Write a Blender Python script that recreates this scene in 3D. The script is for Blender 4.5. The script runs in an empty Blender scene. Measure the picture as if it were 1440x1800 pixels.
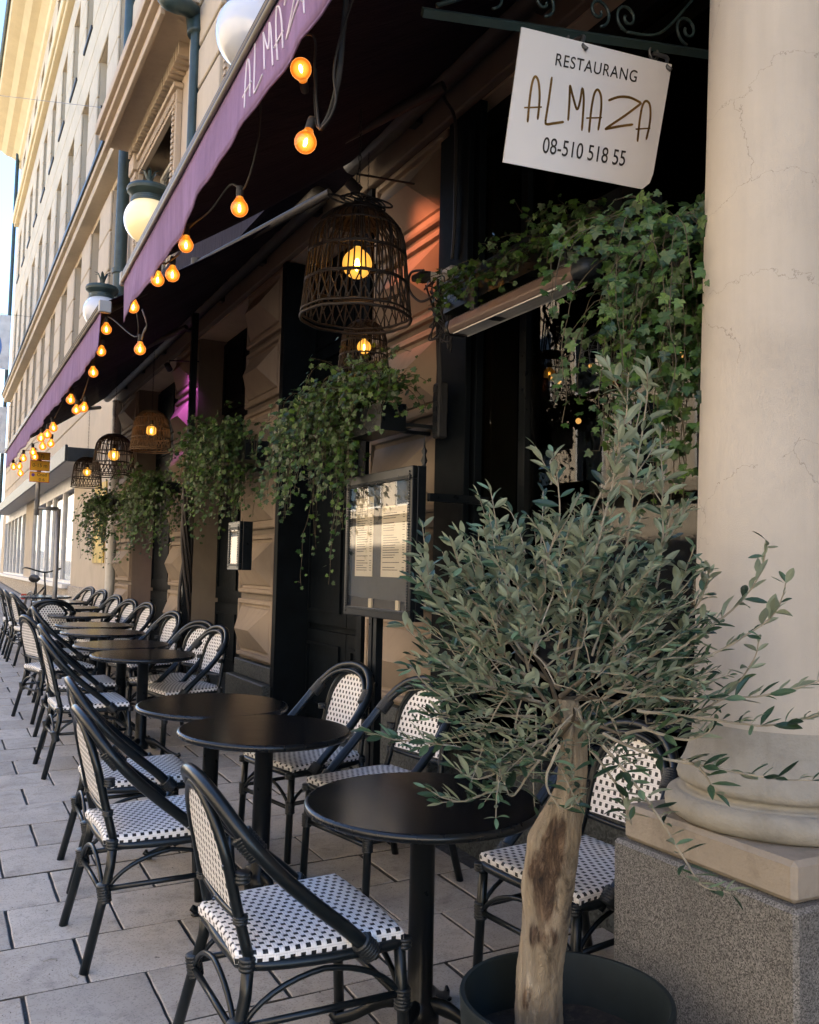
import bpy, math, random
from math import sin, cos, pi, radians
from mathutils import Vector, Matrix, noise
R = random.Random(7)
S = bpy.context.scene
# ------------------------------------------------------------------ camera
FPX, HC = 1600.0, 1.55
_Y = Vector((-835, 88, 1600)).normalized()
_Z = Vector((.022, -1, .0665)); _Z = (_Z - _Y * _Z.dot(_Y)).normalized()
_X = _Y.cross(_Z)
EYE = Vector((0, 0, HC))
cam = bpy.data.cameras.new('camera'); camo = bpy.data.objects.new('camera', cam)
S.collection.objects.link(camo); S.camera = camo
cam.sensor_fit = 'HORIZONTAL'; cam.sensor_width = 36; cam.lens = 36 * FPX / 1440
cam.clip_start = .05; cam.clip_end = 1500
camo.matrix_world = Matrix(((_X[0], -_X[1], -_X[2], 0), (_Y[0], -_Y[1], -_Y[2], 0), (_Z[0], -_Z[1], -_Z[2], HC), (0, 0, 0, 1)))
# ------------------------------------------------------------------ light
SUN_EL, SUN_AZ = 52.0, 100.0      # azimuth clockwise from +Y
w = bpy.data.worlds.new('World'); S.world = w; w.use_nodes = True
nt = w.node_tree; bg = nt.nodes['Background']
sky = nt.nodes.new('ShaderNodeTexSky'); sky.sky_type = 'NISHITA'; sky.sun_disc = False
sky.sun_elevation = radians(SUN_EL); sky.sun_rotation = radians(SUN_AZ)
sky.air_density = .9; sky.dust_density = .2; sky.ozone_density = 3.0
nt.links.new(sky.outputs[0], bg.inputs[0]); bg.inputs[1].default_value = 0.095
sl = bpy.data.lights.new('sun', 'SUN'); sl.energy = 5.0; sl.angle = radians(.5); sl.color = (1, .90, .76)
so = bpy.data.objects.new('sun', sl); S.collection.objects.link(so)
sd = Vector((sin(radians(SUN_AZ)) * cos(radians(SUN_EL)), cos(radians(SUN_AZ)) * cos(radians(SUN_EL)), sin(radians(SUN_EL))))
so.rotation_euler = sd.to_track_quat('Z', 'Y').to_euler(); so.location = (0, 0, 40)
vs = S.view_settings; vs.view_transform = 'Standard'; vs.look = 'None'; vs.gamma = 1; vs.exposure = 2.98; vs.use_curve_mapping = False
S.cycles.max_bounces = 8; S.cycles.diffuse_bounces = 4; S.cycles.transparent_max_bounces = 16
S.cycles.use_denoising = True; S.cycles.caustics_reflective = False; S.cycles.caustics_refractive = False
S.cycles.sample_clamp_indirect = 6
# ------------------------------------------------------------------ helpers
def ray(px, py):
    a, b = (px - 720) / FPX, (py - 900) / FPX
    return Vector((_X[0]*a + _X[1]*b + _X[2], _Y[0]*a + _Y[1]*b + _Y[2], _Z[0]*a + _Z[1]*b + _Z[2]))
def at(px, py, X=None, Y=None, Z=None, D=None):
    d = ray(px, py)
    t = X / d.x if X is not None else Y / d.y if Y is not None else (Z - HC) / d.z if Z is not None else D
    return EYE + d * t
def gz(x, y): return .02 * x + .018 * y
COL = S.collection
class MB:
    def __init__(s): s.v = []; s.f = []; s.uv = {}; s.m = []
    def add(s, vs, fs, mi=0, uvs=None):
        o = len(s.v); s.v += [tuple(p) for p in vs]
        for k, f in enumerate(fs):
            s.f.append(tuple(i + o for i in f)); s.m.append(mi)
            if uvs: s.uv[len(s.f) - 1] = uvs[k]
    def box(s, x0, x1, y0, y1, z0, z1, mi=0, b=0):
        if b:
            x0, x1 = min(x0, x1), max(x0, x1)
            v = []
            for (zz, i) in ((z0, b), (z0 + b, 0), (z1 - b, 0), (z1, b)):
                for (cx, cy) in ((0, 0), (1, 0), (1, 1), (0, 1)):
                    X = (x0, x1)[cx]; Y = (y0, y1)[cy]; sx = (1, -1)[cx]; sy = (1, -1)[cy]
                    if i: v += [(X + sx*b, Y + sy*b, zz)] * 1
                    else: v += [(X + sx*b, Y, zz), (X, Y + sy*b, zz)]
            # rings: bottom 4 (0-3), low 8 (4-11), high 8 (12-19), top 4 (20-23)
            lo = [4, 6, 8, 10]
            f = [(3, 2, 1, 0), (20, 21, 22, 23)]
            for base, top in ((4, 12),):
                # order ring corner a:(inset x, y edge) b:(x edge, inset y)
                ring = [(5, 4), (6, 7), (9, 8), (10, 11)]
                seq = [5, 4, 6, 7, 9, 8, 10, 11]
                for k in range(8):
                    a, c = seq[k], seq[(k + 1) % 8]; f.append((a, c, c + 8, a + 8))
                for k in range(4):
                    p, q = ring[k]; f.append((k, q, p)) if 0 else None
                bot = {4: 0, 5: 0, 6: 1, 7: 1, 8: 2, 9: 2, 10: 3, 11: 3}
                for k in range(8):
                    a, c = seq[k], seq[(k + 1) % 8]
                    if bot[a] == bot[c]:
                        f.append((bot[a], c, a)); f.append((20 + bot[a], a + 8, c + 8))
                    else:
                        f.append((bot[a], bot[c], c, a)); f.append((20 + bot[a], a + 8, c + 8, 20 + bot[c]))
            s.add(v, f, mi)
        else:
            v = [(x0, y0, z0), (x1, y0, z0), (x1, y1, z0), (x0, y1, z0), (x0, y0, z1), (x1, y0, z1), (x1, y1, z1), (x0, y1, z1)]
            s.add(v, [(0, 3, 2, 1), (4, 5, 6, 7), (0, 1, 5, 4), (1, 2, 6, 5), (2, 3, 7, 6), (3, 0, 4, 7)], mi)
    def tube(s, pts, r, n=8, closed=False, mi=0, cap=True, flat=1.0, up=None):
        pts = [Vector(p) for p in pts]; N = len(pts)
        if N < 2: return
        rs = r if isinstance(r, (list, tuple)) else [r] * N
        T = []
        for i in range(N):
            a = pts[(i - 1) % N] if closed or i else pts[0]; b = pts[(i + 1) % N] if closed or i < N - 1 else pts[-1]
            t = b - a; T.append(t.normalized() if t.length > 1e-9 else Vector((0, 0, 1)))
        u = Vector(up) if up else (Vector((0, 0, 1)) if abs(T[0].z) < .9 else Vector((1, 0, 0)))
        u = (u - T[0] * u.dot(T[0])).normalized(); vs_ = []
        for i in range(N):
            u = u - T[i] * u.dot(T[i])
            u = u.normalized() if u.length > 1e-6 else T[i].orthogonal().normalized()
            w_ = T[i].cross(u)
            for k in range(n):
                a = 2 * pi * k / n
                vs_.append(pts[i] + u * (cos(a) * rs[i]) + w_ * (sin(a) * rs[i] * flat))
        fs = []
        for i in range(N if closed else N - 1):
            j = (i + 1) % N
            for k in range(n):
                fs.append((i*n + k, i*n + (k+1) % n, j*n + (k+1) % n, j*n + k))
        if cap and not closed: fs += [tuple(range(n - 1, -1, -1)), tuple((N-1)*n + k for k in range(n))]
        s.add(vs_, fs, mi)
    def lathe(s, prof, n=32, c=(0, 0, 0), mi=0, a0=0, a1=2*pi, wob=None):
        full = abs(a1 - a0 - 2*pi) < 1e-6; m = n if full else n + 1; v = []
        for (r_, z) in prof:
            for k in range(m):
                a = a0 + (a1 - a0) * k / n; rr = r_ + (wob(a, z) if wob else 0)
                v.append((c[0] + rr*cos(a), c[1] + rr*sin(a), c[2] + z))
        f = []
        for i in range(len(prof) - 1):
            for k in range(n if not full else m):
                j = (k + 1) % m
                f.append((i*m + k, i*m + j, (i+1)*m + j, (i+1)*m + k))
        s.add(v, f, mi)
    def mesh(s, name, mats, smooth=False):
        me = bpy.data.meshes.new(name); me.from_pydata(s.v, [], s.f)
        for m in (mats if isinstance(mats, (list, tuple)) else [mats]): me.materials.append(m)
        if len(set(s.m)) > 1: me.polygons.foreach_set('material_index', s.m)
        if s.uv:
            ul = me.uv_layers.new(name='UVMap')
            for p in me.polygons:
                if p.index in s.uv:
                    for li, uv in zip(p.loop_indices, s.uv[p.index]): ul.data[li].uv = uv
        if smooth: me.polygons.foreach_set('use_smooth', [True] * len(me.polygons))
        me.update(); return me
    def build(s, name, mats, parent=None, smooth=False, world=False, kind=None, bevel=0, sharp=None):
        me = s.mesh(name, mats, smooth)
        o = bpy.data.objects.new(name, me); COL.objects.link(o)
        if sharp and smooth:
            try: me.set_sharp_from_angle(angle=radians(sharp))
            except Exception: pass
        if parent:
            o.parent = parent
            if world:
                q = parent
                while q: o.location = o.location - q.location; q = q.parent
        if kind: o['kind'] = kind
        if bevel:
            b = o.modifiers.new('bevel', 'BEVEL'); b.width = bevel; b.segments = 2; b.limit_method = 'ANGLE'
        return o
def inst(me, name, loc, parent=None, rot=(0, 0, 0), scale=(1, 1, 1), world=False):
    o = bpy.data.objects.new(name, me); COL.objects.link(o); o.location = loc; o.rotation_euler = rot; o.scale = scale
    if parent:
        o.parent = parent
        if world:
            q = parent
            while q: o.location = o.location - q.location; q = q.parent
    return o
def thing(name, label, cat, loc=(0, 0, 0), rz=0, group=None):
    o = bpy.data.objects.new(name, None); COL.objects.link(o); o.location = loc; o.rotation_euler = (0, 0, rz)
    o.empty_display_size = .1; o['label'] = label; o['category'] = cat
    if group: o['group'] = group
    return o
def tag(o, label, cat, group=None):
    o['label'] = label; o['category'] = cat
    if group: o['group'] = group
    return o
def dup(o, parent=None):
    c = o.copy(); COL.objects.link(c)
    if parent: c.parent = parent
    for ch in [x for x in KIDS.get(o, ())]: dup(ch, c)
    return c
KIDS = {}
def index_kids(o):
    KIDS[o] = list(o.children)
    for c in o.children: index_kids(c)
def bez(p0, p1, p2, p3, n=10):
    p0, p1, p2, p3 = map(Vector, (p0, p1, p2, p3)); out = []
    for i in range(n + 1):
        t = i / n; u = 1 - t
        out.append(p0*u**3 + p1*3*u*u*t + p2*3*u*t*t + p3*t**3)
    return out
def spline(pts, k=6, closed=False):
    P = [Vector(p) for p in pts]; n = len(P); out = []
    for i in range(n if closed else n - 1):
        if closed: a, b, c, d = P[(i-1) % n], P[i], P[(i+1) % n], P[(i+2) % n]
        else: a, b, c, d = P[max(i-1, 0)], P[i], P[i+1], P[min(i+2, n-1)]
        for j in range(k):
            t = j / k
            out.append(.5 * ((2*b) + (c - a)*t + (2*a - 5*b + 4*c - d)*t*t + (3*b - a - 3*c + d)*t**3))
    if not closed: out.append(P[-1])
    return out
# ------------------------------------------------------------------ materials
MATS = {}
class NG:
    def __init__(s, name):
        s.m = bpy.data.materials.new(name); s.m.use_nodes = True; s.t = s.m.node_tree
        s.p = s.t.nodes['Principled BSDF']; s.out = s.t.nodes['Material Output']
    def n(s, typ, **kw):
        nd = s.t.nodes.new(typ)
        for k, v in kw.items():
            if k.startswith('_'): setattr(nd, k[1:], v)
            else: nd.inputs[k].default_value = v
        return nd
    def l(s, a, b): s.t.links.new(a, b)
    def coord(s, kind='Object', scale=(1, 1, 1)):
        tc = s.n('ShaderNodeTexCoord'); mp = s.n('ShaderNodeMapping'); s.l(tc.outputs[kind], mp.inputs[0]); mp.inputs['Scale'].default_value = scale
        return mp.outputs[0]
    def noise(s, co, scale, detail=4, rough=.55, dist=0):
        n = s.n('ShaderNodeTexNoise', Scale=scale, Detail=detail, Roughness=rough, Distortion=dist); s.l(co, n.inputs['Vector']); return n.outputs['Fac']
    def ramp(s, fac, stops):
        r = s.n('ShaderNodeValToRGB'); s.l(fac, r.inputs[0]); e = r.color_ramp.elements
        while len(e) > 1: e.remove(e[-1])
        e[0].position = stops[0][0]; e[0].color = c4(stops[0][1])
        for p, c in stops[1:]: x = e.new(p); x.color = c4(c)
        return r.outputs[0]
    def mix(s, fac, a, b, typ='MIX'):
        m = s.n('ShaderNodeMix', _data_type='RGBA', _blend_type=typ)
        if hasattr(fac, 'links') or hasattr(fac, 'is_linked'): s.l(fac, m.inputs[0])
        else: m.inputs[0].default_value = fac
        for i, x in ((6, a), (7, b)):
            if isinstance(x, (tuple, list)): m.inputs[i].default_value = c4(x)
            else: s.l(x, m.inputs[i])
        return m.outputs[2]
    def math(s, op, a, b=0, c=0):
        m = s.n('ShaderNodeMath', _operation=op)
        for i, x in enumerate((a, b, c)):
            if isinstance(x, (int, float)): m.inputs[i].default_value = x
            else: s.l(x, m.inputs[i])
        return m.outputs[0]
    def bump(s, h, strength=.3, dist=.01, prev=None):
        b = s.n('ShaderNodeBump', Strength=strength, Distance=dist); s.l(h, b.inputs['Height'])
        if prev: s.l(prev, b.inputs['Normal'])
        s.l(b.outputs[0], s.p.inputs['Normal']); return b.outputs[0]
    def base(s, c):
        if isinstance(c, (tuple, list)): s.p.inputs['Base Color'].default_value = c4(c)
        else: s.l(c, s.p.inputs['Base Color'])
def c4(c): return tuple(c) + (1,) if len(c) == 3 else tuple(c)
def sc(c, k): return tuple(min(1, x * k) for x in c)
def plain(name, c, rough=.5, metal=0, var=.12, vs_=6, bumpk=.15, bs=60, spec=.5, coat=0, rnd=0, rv=.08):
    g = NG(name); co = g.coord('Object')
    f = g.noise(co, vs_, 5, .6); col = g.ramp(f, [(.3, sc(c, 1 - var)), (.7, sc(c, 1 + var))])
    if rnd:
        oi = g.n('ShaderNodeObjectInfo'); k = g.math('MULTIPLY_ADD', oi.outputs['Random'], rnd * 2, 1 - rnd)
        cm = g.n('ShaderNodeVectorMath', _operation='SCALE'); g.l(col, cm.inputs[0]); g.l(k, cm.inputs['Scale']); col = cm.outputs[0]
    g.base(col); g.p.inputs['Metallic'].default_value = metal; g.p.inputs['Specular IOR Level'].default_value = spec
    r = g.noise(co, vs_ * 3, 4); g.l(g.math('MULTIPLY_ADD', r, rv * 2, rough - rv), g.p.inputs['Roughness'])
    if coat: g.p.inputs['Coat Weight'].default_value = coat
    if bumpk: g.bump(g.noise(co, bs, 4), bumpk, .004)
    return g.m
def stucco(name, c, dirt=.35, crack=0, fine=220, bk=.35, big=1.3, streak=.3):
    g = NG(name); co = g.coord('Object')
    f = g.noise(co, big, 6, .62, .3); f2 = g.noise(co, 9, 5, .7)
    col = g.mix(g.math('MULTIPLY', f2, .5), g.ramp(f, [(.28, sc(c, 1 - dirt)), (.5, c), (.75, sc(c, 1.1))]), sc(c, .86))
    st = g.noise(g.coord('Object', (7, 7, .5)), 1.6, 5, .6)
    col = g.mix(g.ramp(st, [(.5, (0, 0, 0)), (.8, (streak,)*3)]), col, (c[0]*.55, c[1]*.52, c[2]*.46))
    h = g.noise(co, fine, 3, .6)
    if crack:
        wv = g.n('ShaderNodeVectorMath', _operation='ADD'); g.l(co, wv.inputs[0])
        nn = g.n('ShaderNodeTexNoise', Scale=3.2, Detail=7, Roughness=.62); g.l(co, nn.inputs['Vector'])
        ns = g.n('ShaderNodeVectorMath', _operation='SCALE', Scale=.33); g.l(nn.outputs['Color'], ns.inputs[0]); g.l(ns.outputs[0], wv.inputs[1])
        mp = g.n('ShaderNodeMapping'); mp.inputs['Scale'].default_value = (1, 1, 1.9); g.l(wv.outputs[0], mp.inputs[0])
        vo = g.n('ShaderNodeTexVoronoi', _feature='DISTANCE_TO_EDGE', Scale=1.9); g.l(mp.outputs[0], vo.inputs['Vector'])
        msk = g.noise(co, 2.3, 3); e = g.math('MULTIPLY_ADD', g.math('GREATER_THAN', msk, .50), .0024, .0)
        line = g.math('LESS_THAN', vo.outputs['Distance'], e)
        col = g.mix(g.math('MULTIPLY', line, .45), col, sc(c, .25)); h = g.math('SUBTRACT', h, g.math('MULTIPLY', line, .6))
    g.base(col); g.p.inputs['Roughness'].default_value = .85; g.p.inputs['Specular IOR Level'].default_value = .25
    g.bump(h, bk, .004); return g.m
def granite(name, c, sc_=160, rough=.6):
    g = NG(name); co = g.coord('Object')
    v = g.n('ShaderNodeTexVoronoi', Scale=sc_); g.l(co, v.inputs['Vector'])
    sp = g.n('ShaderNodeSeparateColor'); g.l(v.outputs['Color'], sp.inputs[0])
    a = g.ramp(sp.outputs[0], [(0, sc(c, .16)), (.2, sc(c, .45)), (.42, c), (.75, sc(c, 1.35)), (1, sc(c, 2.0))])
    n = g.noise(co, 3, 5); g.base(g.mix(g.ramp(n, [(.35, (0, 0, 0)), (.75, (.55,)*3)]), a, sc(c, .6)))
    g.p.inputs['Roughness'].default_value = rough; g.bump(sp.outputs[1], .22, .002); return g.m
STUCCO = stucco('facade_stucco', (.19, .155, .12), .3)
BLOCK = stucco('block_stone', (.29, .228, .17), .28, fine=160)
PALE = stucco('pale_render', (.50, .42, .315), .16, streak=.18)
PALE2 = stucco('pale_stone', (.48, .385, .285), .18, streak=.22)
YELLOW = stucco('warm_lit_cornice', (.60, .50, .32), .12, streak=.12)  # warm light on the cornice is put into this yellow
COLUMN = stucco('column_plaster', (.47, .425, .36), .24, crack=1, streak=.2, fine=300, bk=.22)
COLBASE = stucco('column_base_stone', (.33, .31, .265), .5, crack=0, big=4, fine=120, bk=.6, streak=.55)
SANDST = stucco('plinth_sandstone', (.31, .27, .22), .5, crack=0, big=7, fine=60, bk=1.0, streak=.5)
GRAN = granite('grey_granite', (.14, .135, .126), 330)
DPLINTH = granite('dark_plinth', (.05, .055, .052), 90, .5)
BLACKP = plain('black_paint', (.006, .008, .010), .30, var=.25, bumpk=.05, bs=90, spec=.22)
DOORP = plain('door_paint', (.004, .006, .008), .6, var=.3, bumpk=.06, spec=.06)
METALD = plain('dark_metal', (.02, .024, .027), .42, metal=.2, var=.25, spec=.3)
GREENM = plain('green_metal', (.022, .042, .042), .45, metal=.1, var=.3)
GREY = plain('grey_metal', (.28, .27, .26), .45, metal=.5)
TUBEG = plain('beige_tube', (.042, .038, .034), .5, metal=.1, spec=.3)
CHAIRB = plain('chair_lacquer', (.006, .009, .011), .30, var=.3, vs_=14, bumpk=.03, bs=18, spec=.38, rv=.05)
BIND = plain('rattan_binding', (.009, .012, .014), .42, var=.4, vs_=30, bumpk=.4, bs=200)
RATTAN = plain('dark_rattan', (.020, .014, .011), .6, var=.5, vs_=12, bumpk=.5, bs=150)
POTM = plain('pot_paint', (.010, .016, .017), .65, spec=.25, var=.35, vs_=5, bumpk=.1)
HEATM = plain('heater_shell', (.15, .105, .085), .4, metal=.4, var=.12)
WHITEP = plain('white_paint', (.7, .68, .64), .5, bumpk=.05)
WHITEC = plain('white_plastic', (.55, .53, .49), .5)
RED = plain('red_paint', (.45, .04, .03), .45)
RUBBER = plain('rubber', (.015, .015, .016), .7)
def soil():
    g = NG('soil'); co = g.coord('Object'); f = g.noise(co, 30, 6, .75)
    g.base(g.ramp(f, [(.3, (.006, .005, .004)), (.55, (.03, .022, .016)), (.72, (.10, .075, .05))])); g.p.inputs['Roughness'].default_value = .95
    g.bump(g.noise(co, 60, 5, .8), 1, .02); return g.m
SOIL = soil()
def slabm():
    g = NG('paving_concrete'); co = g.coord('Object'); oi = g.n('ShaderNodeObjectInfo')
    off = g.n('ShaderNodeVectorMath', _operation='ADD'); g.l(co, off.inputs[0]); cx = g.n('ShaderNodeCombineXYZ')
    g.l(g.math('MULTIPLY', oi.outputs['Random'], 37.0), cx.inputs[0]); g.l(g.math('MULTIPLY', oi.outputs['Random'], 91.0), cx.inputs[1]); g.l(cx.outputs[0], off.inputs[1]); v = off.outputs[0]
    a = g.ramp(g.noise(v, 3.5, 7, .68, .4), [(.25, (.32, .285, .24)), (.5, (.43, .385, .33)), (.75, (.49, .445, .385))])
    k = g.math('MULTIPLY_ADD', oi.outputs['Random'], .30, .85); cm = g.n('ShaderNodeVectorMath', _operation='SCALE'); g.l(a, cm.inputs[0]); g.l(k, cm.inputs['Scale'])
    vo = g.n('ShaderNodeTexVoronoi', Scale=210); g.l(v, vo.inputs['Vector']); sp = g.n('ShaderNodeSeparateColor'); g.l(vo.outputs['Color'], sp.inputs[0])
    c = g.mix(g.math('MULTIPLY', g.math('GREATER_THAN', sp.outputs[0], .86), .35), cm.outputs[0], (.10, .09, .08))
    spot = g.noise(v, 26, 3); c = g.mix(g.ramp(spot, [(.70, (0, 0, 0)), (.735, (.8,)*3)]), c, (.06, .05, .045))
    st = g.noise(v, 7, 5, .7); c = g.mix(g.ramp(st, [(.52, (0, 0, 0)), (.70, (.5,)*3)]), c, (.14, .125, .11))
    g.base(c); g.p.inputs['Roughness'].default_value = .8; g.p.inputs['Specular IOR Level'].default_value = .3
    g.bump(g.noise(v, 120, 5, .7), .3, .004); return g.m
SLAB = slabm()
JOINT = plain('joint_sand', (.08, .072, .062), .95, var=.5, vs_=40, bumpk=.8, bs=150)
ASPH = plain('asphalt', (.055, .055, .056), .85, var=.3, vs_=30, bumpk=.5, bs=200)
def tabletop():
    g = NG('stained_table_wood'); oi = g.n('ShaderNodeObjectInfo'); co = g.coord('Object')
    off = g.n('ShaderNodeVectorMath', _operation='ADD'); g.l(co, off.inputs[0]); cx = g.n('ShaderNodeCombineXYZ')
    g.l(g.math('MULTIPLY', oi.outputs['Random'], 9.0), cx.inputs[0]); g.l(cx.outputs[0], off.inputs[1])
    mp = g.n('ShaderNodeMapping'); mp.inputs['Scale'].default_value = (14, 1.6, 4); g.l(off.outputs[0], mp.inputs[0])
    f = g.noise(mp.outputs[0], 2.2, 7, .65, .9)
    wv = g.n('ShaderNodeTexWave', Scale=7.0, Distortion=7.0, Detail=4); wv.inputs['Detail Scale'].default_value = 1.4
    mp2 = g.n('ShaderNodeMapping'); mp2.inputs['Scale'].default_value = (3.2, .55, 1); g.l(off.outputs[0], mp2.inputs[0]); g.l(mp2.outputs[0], wv.inputs['Vector'])
    h = g.math('ADD', g.math('MULTIPLY', f, .88), g.math('MULTIPLY', wv.outputs['Fac'], .12))
    g.base(g.ramp(h, [(.25, (.006, .006, .007)), (.55, (.0075, .0073, .0075)), (.85, (.012, .0105, .009))]))
    g.l(g.ramp(h, [(.2, (.17,)*3), (.8, (.25,)*3)]), g.p.inputs['Roughness']); g.bump(h, .05, .0006); return g.m
TABLE = tabletop()
def weave(name, white=(.70, .665, .63), black=(.010, .011, .013)):
    g = NG(name); tc = g.n('ShaderNodeTexCoord'); sp = g.n('ShaderNodeSeparateXYZ'); g.l(tc.outputs['UV'], sp.inputs[0])
    u, v = sp.outputs[0], sp.outputs[1]   # in cell units
    v2 = g.math('MULTIPLY', v, .5); row = g.math('FLOOR', v2); pv = g.math('FRACT', v2)
    us = g.math('ADD', g.math('MULTIPLY', u, .5), g.math('MULTIPLY', g.math('MODULO', g.math('ADD', row, 1000), 2), .5)); pu = g.math('FRACT', us)
    e1 = g.math('ABSOLUTE', g.math('SUBTRACT', pu, .5)); e2 = g.math('ABSOLUTE', g.math('SUBTRACT', pv, .5))
    blk = g.math('MULTIPLY', g.math('LESS_THAN', e1, .235), g.math('LESS_THAN', e2, .29))
    # strand relief: thin grooves between the flat cords
    gr = g.math('ABSOLUTE', g.math('SUBTRACT', g.math('FRACT', g.math('MULTIPLY', u, 2)), .5))
    grv = g.math('ABSOLUTE', g.math('SUBTRACT', pv, .5))
    h = g.math('ADD', g.math('MULTIPLY', g.math('SUBTRACT', 1, blk), 1.0), g.math('SUBTRACT', 0, g.math('ADD', g.math('POWER', g.math('MULTIPLY', gr, 2), 4), g.math('MULTIPLY', g.math('POWER', g.math('MULTIPLY', grv, 2), 6), .6))))
    dark = g.math('MULTIPLY', g.math('POWER', g.math('MULTIPLY', grv, 2), 10), .35)
    co = g.coord('Object'); nv = g.noise(co, 25, 4)
    wc = g.mix(nv, sc(white, .86), sc(white, 1.04)); wc = g.mix(g.math('MULTIPLY', g.noise(co, 120, 3), .25), wc, sc(white, .66)); wc = g.mix(dark, wc, sc(white, .35))
    g.base(g.mix(blk, wc, black)); g.p.inputs['Roughness'].default_value = .42
    g.bump(h, .5, .0025); return g.m
WEAVE = weave('checked_weave', (.90, .87, .845))
def cloth(name, c, trans=.15, rough=.85):
    g = NG(name); co = g.coord('Object'); f = g.noise(co, 2.2, 6, .6)
    col = g.ramp(f, [(.3, sc(c, .8)), (.7, sc(c, 1.15))]); st = g.noise(g.coord('Object', (1, 9, 1)), 2.5, 4)
    g.base(g.mix(g.ramp(st, [(.42, (0, 0, 0)), (.66, (.6,)*3)]), col, sc(c, .65))); g.p.inputs['Roughness'].default_value = rough; g.p.inputs['Specular IOR Level'].default_value = .15  # darker streaks put wrinkle shade into the cloth colour
    g.bump(g.noise(g.coord('Object', (1, 3.2, .5)), 6, 6, .6, .6), .55, .03)
    if trans:
        tr = g.n('ShaderNodeBsdfTranslucent'); g.l(col, tr.inputs[0]); mx = g.n('ShaderNodeMixShader'); mx.inputs[0].default_value = trans
        g.l(g.p.outputs[0], mx.inputs[1]); g.l(tr.outputs[0], mx.inputs[2]); g.l(mx.outputs[0], g.out.inputs[0])
    return g.m
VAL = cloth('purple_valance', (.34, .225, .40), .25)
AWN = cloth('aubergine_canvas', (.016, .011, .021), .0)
def glass(name, tint=(.92, .95, .95), rough=.0, spec=1.0, ior=1.5):
    g = NG(name); fr = g.n('ShaderNodeFresnel', IOR=ior); gl = g.n('ShaderNodeBsdfGlossy', Roughness=rough); tr = g.n('ShaderNodeBsdfTransparent'); tr.inputs[0].default_value = c4(tint)
    wb = g.noise(g.coord('Object'), 1.3, 2); b = g.n('ShaderNodeBump', Strength=.05, Distance=.02); g.l(wb, b.inputs['Height']); g.l(b.outputs[0], gl.inputs['Normal'])
    mx = g.n('ShaderNodeMixShader'); geo = g.n('ShaderNodeNewGeometry'); g.l(g.math('MULTIPLY', g.math('SUBTRACT', 1, geo.outputs['Backfacing']), g.math('MINIMUM', g.math('MULTIPLY', fr.outputs[0], spec), 1)), mx.inputs[0]); g.l(tr.outputs[0], mx.inputs[1]); g.l(gl.outputs[0], mx.inputs[2])
    g.l(mx.outputs[0], g.out.inputs[0]); return g.m
GLASS = glass('window_glass', (.5, .55, .57), 0, .75)
MGLASS = glass('menu_glass', (.97, .97, .95), 0, 1.3)
def darkglass(name, c=(.01, .013, .016), rough=.03, spec=.9):
    g = NG(name); g.base(c); g.p.inputs['Roughness'].default_value = rough; g.p.inputs['Specular IOR Level'].default_value = spec
    g.bump(g.noise(g.coord('Object'), .9, 2), .04, .02); return g.m
DGLASS = darkglass('dark_pane')
SHOPG = darkglass('shop_pane', (.10, .10, .095), .04, 1.0)
def emis(name, c, k):
    g = NG(name); g.base((0, 0, 0)); g.p.inputs['Emission Color'].default_value = c4(c); g.p.inputs['Emission Strength'].default_value = k; return g.m
FIL = emis('hot_filament', (1, .62, .18), 22)
WARM = emis('warm_lamp', (1, .42, .10), .45)
def amber():
    g = NG('amber_bulb_glass'); lw = g.n('ShaderNodeLayerWeight', Blend=.35)
    tr = g.n('ShaderNodeBsdfTransparent'); tr.inputs[0].default_value = (1, .55, .16, 1)
    em = g.n('ShaderNodeEmission', Strength=.50)
    g.l(g.ramp(lw.outputs['Facing'], [(0, (1.0, .42, .05)), (.35, (.45, .10, .006)), (.7, (.55, .18, .03)), (.92, (1.0, .5, .2)), (1, (1, .7, .4))]), em.inputs[0])
    gl = g.n('ShaderNodeBsdfGlossy', Roughness=.05); a = g.n('ShaderNodeMixShader'); a.inputs[0].default_value = .42
    g.l(tr.outputs[0], a.inputs[1]); g.l(em.outputs[0], a.inputs[2]); b = g.n('ShaderNodeMixShader'); b.inputs[0].default_value = .07
    g.l(a.outputs[0], b.inputs[1]); g.l(gl.outputs[0], b.inputs[2]); g.l(b.outputs[0], g.out.inputs[0]); return g.m
AMBER = amber()
def opal(name, c):
    g = NG(name); g.base(c); g.p.inputs['Roughness'].default_value = .12; g.p.inputs['Coat Weight'].default_value = .6
    g.p.inputs['Subsurface Weight'].default_value = .3; g.p.inputs['Subsurface Radius'].default_value = (.1, .1, .1); return g.m
OPALW = opal('opal_white', (.62, .63, .66)); OPALC = opal('opal_lit', (.80, .68, .42)); OPALC.node_tree.nodes['Principled BSDF'].inputs['Emission Color'].default_value = (1, .72, .32, 1); OPALC.node_tree.nodes['Principled BSDF'].inputs['Emission Strength'].default_value = .07  # lit globe: its warm glow is also put into the cream base colour
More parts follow.
